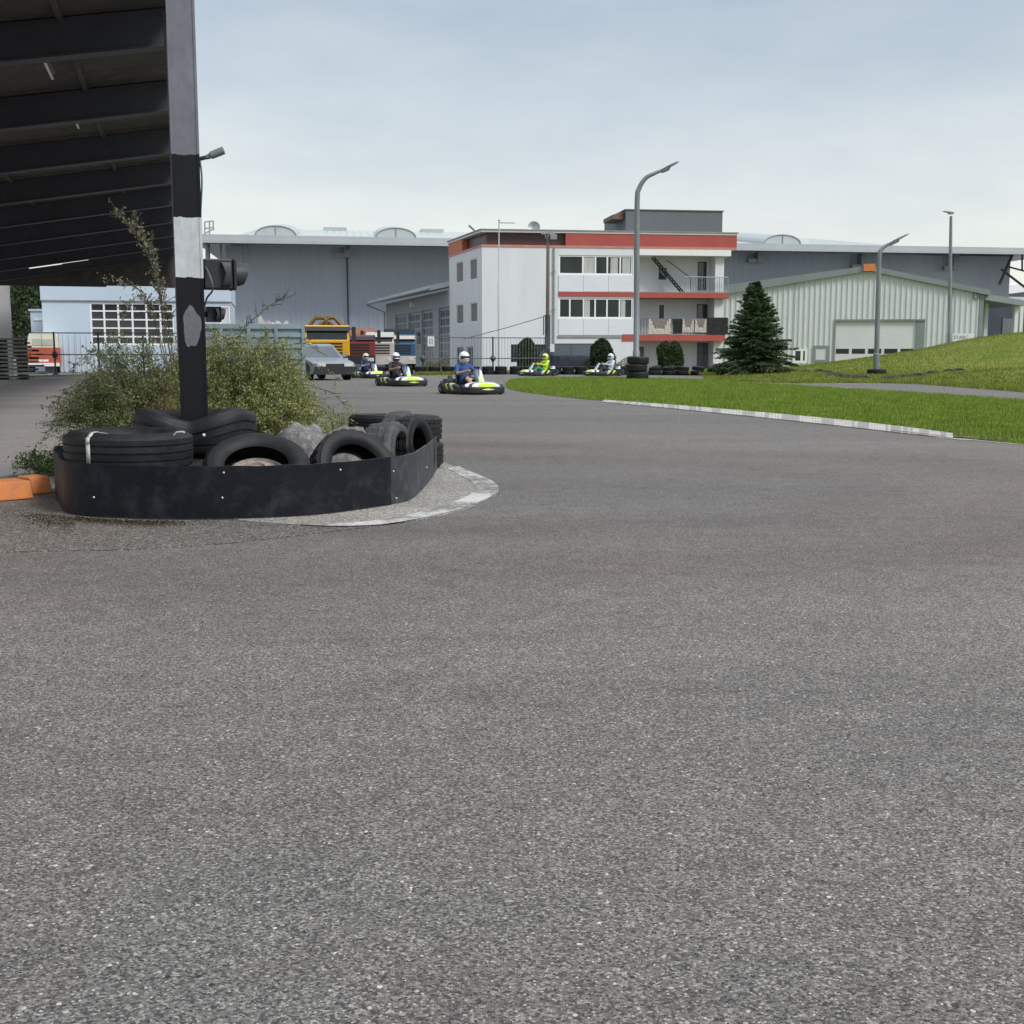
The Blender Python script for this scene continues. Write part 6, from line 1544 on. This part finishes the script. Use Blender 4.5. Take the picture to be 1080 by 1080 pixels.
def shrub(label, base, rad, height, nst, npl, mat, stem_mat, size=.016, lean=(0, 0), name='shrub', droop=.55, power=1.0):
    L = thing(name, label, 'shrub', tuple(base)); B = np.array(base); C = []; st = MB()
    for i in range(nst):
        q = random.uniform(0, 2*math.pi); r0 = rad*.35*math.sqrt(random.random()); p = B+np.array([math.cos(q)*r0, math.sin(q)*r0*.7, 0])
        q2 = q+random.uniform(-.5, .5); out = random.uniform(.15, 1.0)**.8; L_ = height*random.uniform(.75, 1.15); end = rad*out
        pts = []
        for k in range(9):
            t = k/8; hz = L_*(1-(out*.75)**2*.75)*(t**.8)*(1-droop*out*t*t); x = end*t**1.25
            pts.append(p+np.array([math.cos(q2)*x+lean[0]*t, math.sin(q2)*x*.8+lean[1]*t, hz+.02])+np.random.default_rng(i*9+k).normal(0, .012, 3))
        pts = np.array(pts); pts[:, 2] = np.maximum(pts[:, 2], .02)
        if i % 2 == 0: st.tube([Vector(x) for x in pts], [.006-.0006*k for k in range(9)], 4)
        t = RNG.uniform(.12, 1.0, npl)**.8*8; i0 = np.minimum(t.astype(int), 7); f = (t-i0)[:, None]
        c = pts[i0]*(1-f)+pts[i0+1]*f; C.append(c+RNG.normal(0, .035, (npl, 3))*(1.25-t[:, None]/12))
    C = np.concatenate(C); C[:, 2] = np.maximum(C[:, 2], .015)
    fast_mesh('foliage', leaf_quads(C, size), 4, mat, L); st.build('stem', stem_mat, L)
    return L
stem_m = pbr('twig bark', (.10, .08, .055), .9, .25, 9)
lf_a = leafmat('shrub leaves dark', [(0, (.075, .11, .042)), (.4, (.13, .175, .066)), (.7, (.215, .25, .115)), (.92, (.33, .34, .20)), (1, (.40, .34, .19))])
lf_b = leafmat('shrub leaves olive', [(0, (.13, .155, .052)), (.35, (.225, .255, .088)), (.7, (.33, .36, .15)), (.92, (.45, .46, .27)), (1, (.52, .47, .31))])
dry = leafmat('dry straw', [(0, (.16, .11, .05)), (.5, (.26, .18, .08)), (1, (.34, .25, .12))])
green = leafmat('fresh weeds', [(0, (.04, .085, .02)), (.6, (.08, .14, .03)), (1, (.16, .18, .06))])
shrub('dark leafy shrub left of the banded column', (-2.98, 9.75, 0), .72, 1.16, 430, 230, lf_a, stem_m, .0105)
shrub('olive feathery shrub right of the banded column', (-2.26, 10.1, 0), .58, 1.24, 560, 250, lf_b, stem_m, .0098, (.03, 0))
shrub('dry straw coloured tuft beside the foot of the column', (-2.56, 8.72, .0), .17, .98, 34, 60, dry, stem_m, .012)
# long whippy shoots: one plant of their own
def shoots(label, base, curves, m, dens=130, size=.013, spread=.03):
    L = thing('whip_shrub', label, 'shrub', tuple(base)); C = []; st = MB()
    for c in curves:
        pth = smooth_line([Vector(base)]+[P(*q) for q in c[0]], 8); n = len(pth); st.tube(pth, [.005-.0038*i/(n-1) for i in range(n)], 5)
        A_ = np.array([tuple(p) for p in pth]); k = int(dens*c[1]*.62); t = RNG.uniform(c[2], 1, k)*(n-1); i0 = np.minimum(t.astype(int), n-2); f = (t-i0)[:, None]
        C.append(A_[i0]*(1-f)+A_[i0+1]*f+RNG.normal(0, spread, (k, 3))*(c[3] if len(c) > 3 else 1))
        for s_ in range(int(c[1]*(c[4] if len(c) > 4 else 8))):
            i = random.randint(n//3, n-2); a = pth[i]; d = (pth[i+1]-pth[i]).normalized(); sd2 = Vector((random.uniform(-1, 1), random.uniform(-.5, .5), random.uniform(-.2, 1))).normalized(); b = a+d*random.uniform(.02, .07)+sd2*random.uniform(.03, .10)
            st.tube([a, b], [.0032, .0016], 4); kk = 7; tt2 = RNG.uniform(0, 1, kk)[:, None]; C.append(np.array(a)*(1-tt2)+np.array(b)*tt2+RNG.normal(0, .008, (kk, 3)))
    fast_mesh('foliage', leaf_quads(np.concatenate(C), size, .5), 4, m, L); st.build('stem', stem_m, L); return L
lf_c = leafmat('sparse grey green leaves', [(0, (.10, .11, .075)), (.5, (.18, .19, .13)), (1, (.30, .29, .22))])
shoots('tall whippy shoots reaching up in front of the canopy', (-2.62, 9.6, 0), [
    ([(176, 380, 9.5), (168, 310, 9.5), (155, 265, 9.4), (140, 240, 9.4), (123, 225, 9.35)], 1.5, .25, .8, 26), ([(172, 330, 9.5), (160, 270, 9.45), (147, 240, 9.45), (142, 224, 9.4)], .7, .5, .6, 14), ([(175, 350, 9.5), (165, 285, 9.4), (158, 255, 9.4)], .8, .4, .6, 14),
    ([(170, 360, 9.5), (155, 315, 9.4), (135, 300, 9.35), (107, 293, 9.3)], .9, .35, .6, 12), ([(168, 360, 9.6), (160, 330, 9.5), (150, 312, 9.4), (138, 318, 9.3), (130, 335, 9.3)], .9, .3, .8, 10), ([(180, 360, 9.6), (176, 330, 9.5), (170, 305, 9.5)], .9, .3, .8, 10)], lf_c, 190, .012)
shoots('thin arching shoot bending right above the olive shrub', (-2.2, 10.2, 0), [([(235, 390, 10.2), (255, 350, 10.2), (275, 330, 10.1), (290, 319, 10.1), (306, 313, 10.0)], .8, .4, .3, 22), ([(240, 400, 10.2), (252, 360, 10.2), (258, 345, 10.1)], .3, .5, .4, 6)], lf_c, 90, .010)
shoots('fine arching sprays standing out of the olive shrub', (-2.26, 10.0, 0), [
    ([(262, 400, 10.0), (285, 372, 9.95), (318, 362, 9.9), (338, 372, 9.85)], .6, .5, .6, 10), ([(268, 410, 10.0), (300, 388, 9.95), (335, 385, 9.9), (358, 402, 9.85)], .6, .5, .6, 10), ([(270, 420, 10.0), (310, 405, 9.9), (350, 415, 9.85), (372, 440, 9.8)], .7, .45, .7, 12),
    ([(240, 390, 10.0), (228, 360, 9.95), (222, 348, 9.9)], .5, .5, .6, 8), ([(265, 395, 10.0), (272, 365, 9.95), (282, 352, 9.9)], .5, .5, .6, 8), ([(275, 430, 10.0), (320, 425, 9.9), (360, 440, 9.8), (385, 455, 9.75)], .7, .45, .7, 12), ([(235, 400, 9.9), (232, 378, 9.8), (240, 362, 9.75)], .4, .5, .6, 8)], lf_b, 150, .011)
shoots('drooping wispy shoots hanging over the yard left of the belt', (-2.85, 9.3, 0), [
    ([(130, 400, 9.2), (105, 395, 9.1), (80, 410, 9.0), (60, 440, 8.9), (42, 468, 8.8)], 1, .3, .5, 16), ([(125, 410, 9.2), (95, 405, 9.1), (72, 430, 9.0), (66, 470, 8.9)], 1, .3, .6, 14), ([(120, 390, 9.2), (100, 370, 9.2), (86, 380, 9.1), (72, 392, 9.1)], .6, .4, .4, 12), ([(118, 405, 9.3), (90, 400, 9.1), (62, 420, 9.0), (52, 436, 8.9)], .6, .4, .5, 10)], lf_c, 120, .012)
shrub('small tuft of green weeds between the belt and the orange blocks', tuple(G(50, 502)), .22, .24, 60, 28, green, stem_m, .014, name='weed_tuft')
shrub('low straggly weeds at the track edge right of the olive shrub', (-1.62, 10.9, 0), .34, .50, 70, 60, lf_b, stem_m, .011, name='weed_tuft')
# litter of dry leaves and soil against the belt
n = 2600; t = RNG.uniform(0, 1, n); px_ = 30+t*150+RNG.normal(0, 12, n); pv = np.interp(px_, [0, 60, 130, 200], [540, 546, 551, 552.5])+np.abs(RNG.normal(0, 4, n))*np.where(px_ < 80, 1.8, .5)-1.5
ctr = np.array([tuple(G(a, b, .016)) for a, b in zip(px_, pv)]); ctr[:, 2] = .016+RNG.uniform(0, .008, n)
lit = leafmat('leaf litter', [(0, (.025, .02, .016)), (.6, (.06, .045, .03)), (.9, (.14, .10, .05)), (1, (.2, .17, .07))])
tag(fast_mesh('leaf_litter', leaf_quads(ctr, .0055, .5, normal_up=3), 4, lit), kind='stuff', label='dark leaf litter and soil along the foot of the belt')

# conifer
def conifer(label, base, H, Rb):
    L = thing('conifer_tree', label, 'tree', tuple(base)); B = Vector(base); tr = MB(); tr.tube([B-Vector((0, 0, .05)), B+Vector((0, 0, H*.5)), B+Vector((.03, 0, H))], [.13, .07, .012], 8)
    V = []; nb = 620; env = lambda q: 1+.10*math.sin(q*2+1)+.08*math.sin(q*5+.4)
    for i in range(nb):
        fr = min(.985, max(.02, (i+random.uniform(-4, 4))/nb))**1.12; hgt = .06+fr*(H-.10); q = random.uniform(0, 2*math.pi)
        ln = (Rb*(1-fr)**.80*random.choice((1, 1, .95, .8, .6, 1.1))*random.uniform(.8, 1.08)*env(q+fr*3))+.06; up = .22+.75*fr+random.uniform(-.12, .12)
        d = Vector((math.cos(q), math.sin(q), 0)); p0 = B+Vector((0, 0, hgt)); pts = []
        for j in range(6):
            t = j/5; pts.append(p0+d*ln*t+Vector((0, 0, ln*(up*t-(.55+.1*(1-fr))*t*t+.26*t**3))))
        if i % 3 == 0: tr.tube(pts, [.018*(1-fr)+.004-.003*j/5 for j in range(6)], 4)
        m = int(26+95*ln); t = RNG.uniform(.10, 1, m)**.8*5; i0 = np.minimum(t.astype(int), 4); f = (t-i0)[:, None]; A_ = np.array([tuple(p) for p in pts])
        side_ = np.array([-d.y, d.x, 0]); dn = np.array(d); lat = RNG.uniform(-1, 1, m)*(.30*ln*(1-t/6.2)+.03)
        c = A_[i0]*(1-f)+A_[i0+1]*f+side_*lat[:, None]+np.array([0, 0, -1])*(np.abs(lat)*.35+RNG.uniform(0, .05, m))[:, None]
        sz = RNG.uniform(.06, .15, m)*(1-.3*fr)
        tip = c+(dn*RNG.uniform(.2, 1.0, m)[:, None]+side_*(np.sign(lat)*RNG.uniform(0, .9, m))[:, None]+np.array([0, 0, -.12])+RNG.normal(0, .28, (m, 3)))*sz[:, None]
        wv = RNG.normal(0, 1, (m, 3)); ax = tip-c; wv -= (wv*ax).sum(1)[:, None]*ax/(ax*ax).sum(1)[:, None]; wv *= (.026*RNG.uniform(.6, 1.5, m)/np.linalg.norm(wv, axis=1))[:, None]
        V.append(np.stack([c-wv, c+wv, tip], 1).reshape(-1, 3))
    fast_mesh('crown', np.concatenate(V), 3, fir_m, L); tr.build('trunk', stem_m, L); return L
fir_m = leafmat('fir needles', [(0, (.016, .040, .022)), (.4, (.036, .075, .033)), (.75, (.065, .115, .045)), (1, (.12, .17, .06))], .6, .12)
b = P(795, 396, 54.5); b.z = float(mound_z(b.x, 54.5))
conifer('broad dark green conifer standing before the ribbed hall', b, 4.3, 1.85)

def thuja(label, u, Y, H, Rr, tip, m):
    b = P(u, 380, Y); b.z = 0; L = thing('thuja_bush', label, 'bush', tuple(b), 0, 'clipped bushes before the office'); n = 9000
    t = RNG.uniform(0, 1, n); q = RNG.uniform(0, 6.283, n)
    prof = np.interp(t, [0, .12, .5, .8, .93, 1], [.75, .95, 1, .78 if tip else .92, .45 if tip else .75, .05 if tip else .35])
    rr = Rr*prof*(.80+.25*RNG.uniform(0, 1, n)**.5)*(1+.10*np.sin(q*3+t*6)+.07*np.sin(q*7-t*11))
    c = np.stack([b.x+np.cos(q)*rr, b.y+np.sin(q)*rr, .05+t*H*(1+.07*np.sin(q*2.0+1))], 1)
    fast_mesh('crown', leaf_quads(c, .07, .35, normal_up=.1), 4, m, L)
    mb = MB(); mb.tube([b, b+Vector((0, 0, H*.9))], [.06, .02], 6)
    for k in range(14):
        a = random.uniform(0, 6.28); z = H*(.05+.06*k); mb.tube([b+Vector((0, 0, z)), b+Vector((math.cos(a)*Rr*.6, math.sin(a)*Rr*.6, z+.3))], [.025, .008], 4)
    mb.build('stem', stem_m, L); return L
th_m = leafmat('thuja sprays', [(0, (.012, .028, .014)), (.5, (.025, .05, .022)), (1, (.05, .085, .03))], .6, .12)
thuja('pointed dark thuja bush behind the neon driver', 556, 65.5, 1.75, .55, True, th_m)
thuja('dark thuja bush with ragged top right of the navy car', 635, 64.5, 1.7, .62, True, th_m)
thuja('rounded green bush under the red balcony', 706.5, 66, 1.6, .66, False, leafmat('round bush sprays', [(0, (.016, .04, .014)), (.5, (.035, .07, .022)), (1, (.07, .11, .035))], .6, .15))
# rough dry plants along the fence foot
def weeds(label, u0, u1, Y, H, n, m):
    a = P(u0, 380, Y).x; b = P(u1, 380, Y).x; L = thing('weed_clump', label, 'weeds', ((a+b)/2, Y, 0)); x = RNG.uniform(a, b, n); y = Y+RNG.normal(0, .25, n); z = H*RNG.uniform(0, 1, n)**.7*(.55+.45*np.sin(x*2.3)**2)
    fast_mesh('foliage', leaf_quads(np.stack([x, y, z], 1), .05, .3, normal_up=.0), 4, m, L); mb = MB()
    for k in range(40):
        xx = random.uniform(a, b); mb.tube([(xx, Y, 0), (xx+random.uniform(-.1, .1), Y+random.uniform(-.2, .2), H*random.uniform(.4, .9))], [.012, .005], 4)
    mb.build('stem', stem_m, L)
yw = leafmat('yellowing weeds', [(0, (.09, .09, .03)), (.5, (.17, .15, .06)), (1, (.28, .23, .11))])
weeds('yellowing weeds along the fence in front of the garage', 446, 474, 63, .95, 1600, yw)
weeds('dry reddish weeds beside the pointed thuja', 562, 574, 65, 1.0, 700, dry)
weeds('yellowing weeds between the thuja and the tyre stack', 646, 662, 64, .85, 800, yw)

# trees behind the workshop on the far left
def broadleaf(label, base, H, Rc, m, n=9000, name='broadleaf_tree'):
    L = thing(name, label, 'tree', tuple(base), 0, 'trees behind the blue workshop'); B = Vector(base); tr = MB(); tr.tube([B, B+Vector((.1, 0, H*.4)), B+Vector((0, .2, H*.8))], [.3, .22, .06], 8); C = []
    for k in range(34):
        q = random.uniform(0, 6.28); zz = random.uniform(.15, .95); rr = Rc*math.sin(math.pi*min(.95, zz*.85+.12))*random.uniform(.35, 1); c = B+Vector((math.cos(q)*rr, math.sin(q)*rr, H*zz))
        tr.tube([B+Vector((0, 0, H*min(zz, .6)*.8)), B.lerp(c, .6)+Vector((0, 0, H*zz*.1)), c], [.09, .05, .015], 5); C.append(np.array(c)+RNG.normal(0, 1, (n//34, 3))*np.array([Rc*.24, Rc*.24, H*.075]))
    fast_mesh('crown', leaf_quads(np.concatenate(C), .17, .5), 4, m, L); tr.build('trunk', stem_m, L)
bl_m = leafmat('dark broadleaf', [(0, (.015, .03, .014)), (.5, (.03, .052, .022)), (1, (.06, .085, .032))], .6, .15)
for lab, u, Y, H, Rc in (('dark tree furthest left behind the workshop', -14, 100, 8.5, 3.6), ('dark tree behind the van roof', 26, 106, 8, 3.4), ('dark tree right behind the workshop annex', 58, 112, 8.8, 3.6)):
    b = P(u, 380, Y); b.z = 0; broadleaf(lab, b, H, Rc, bl_m)
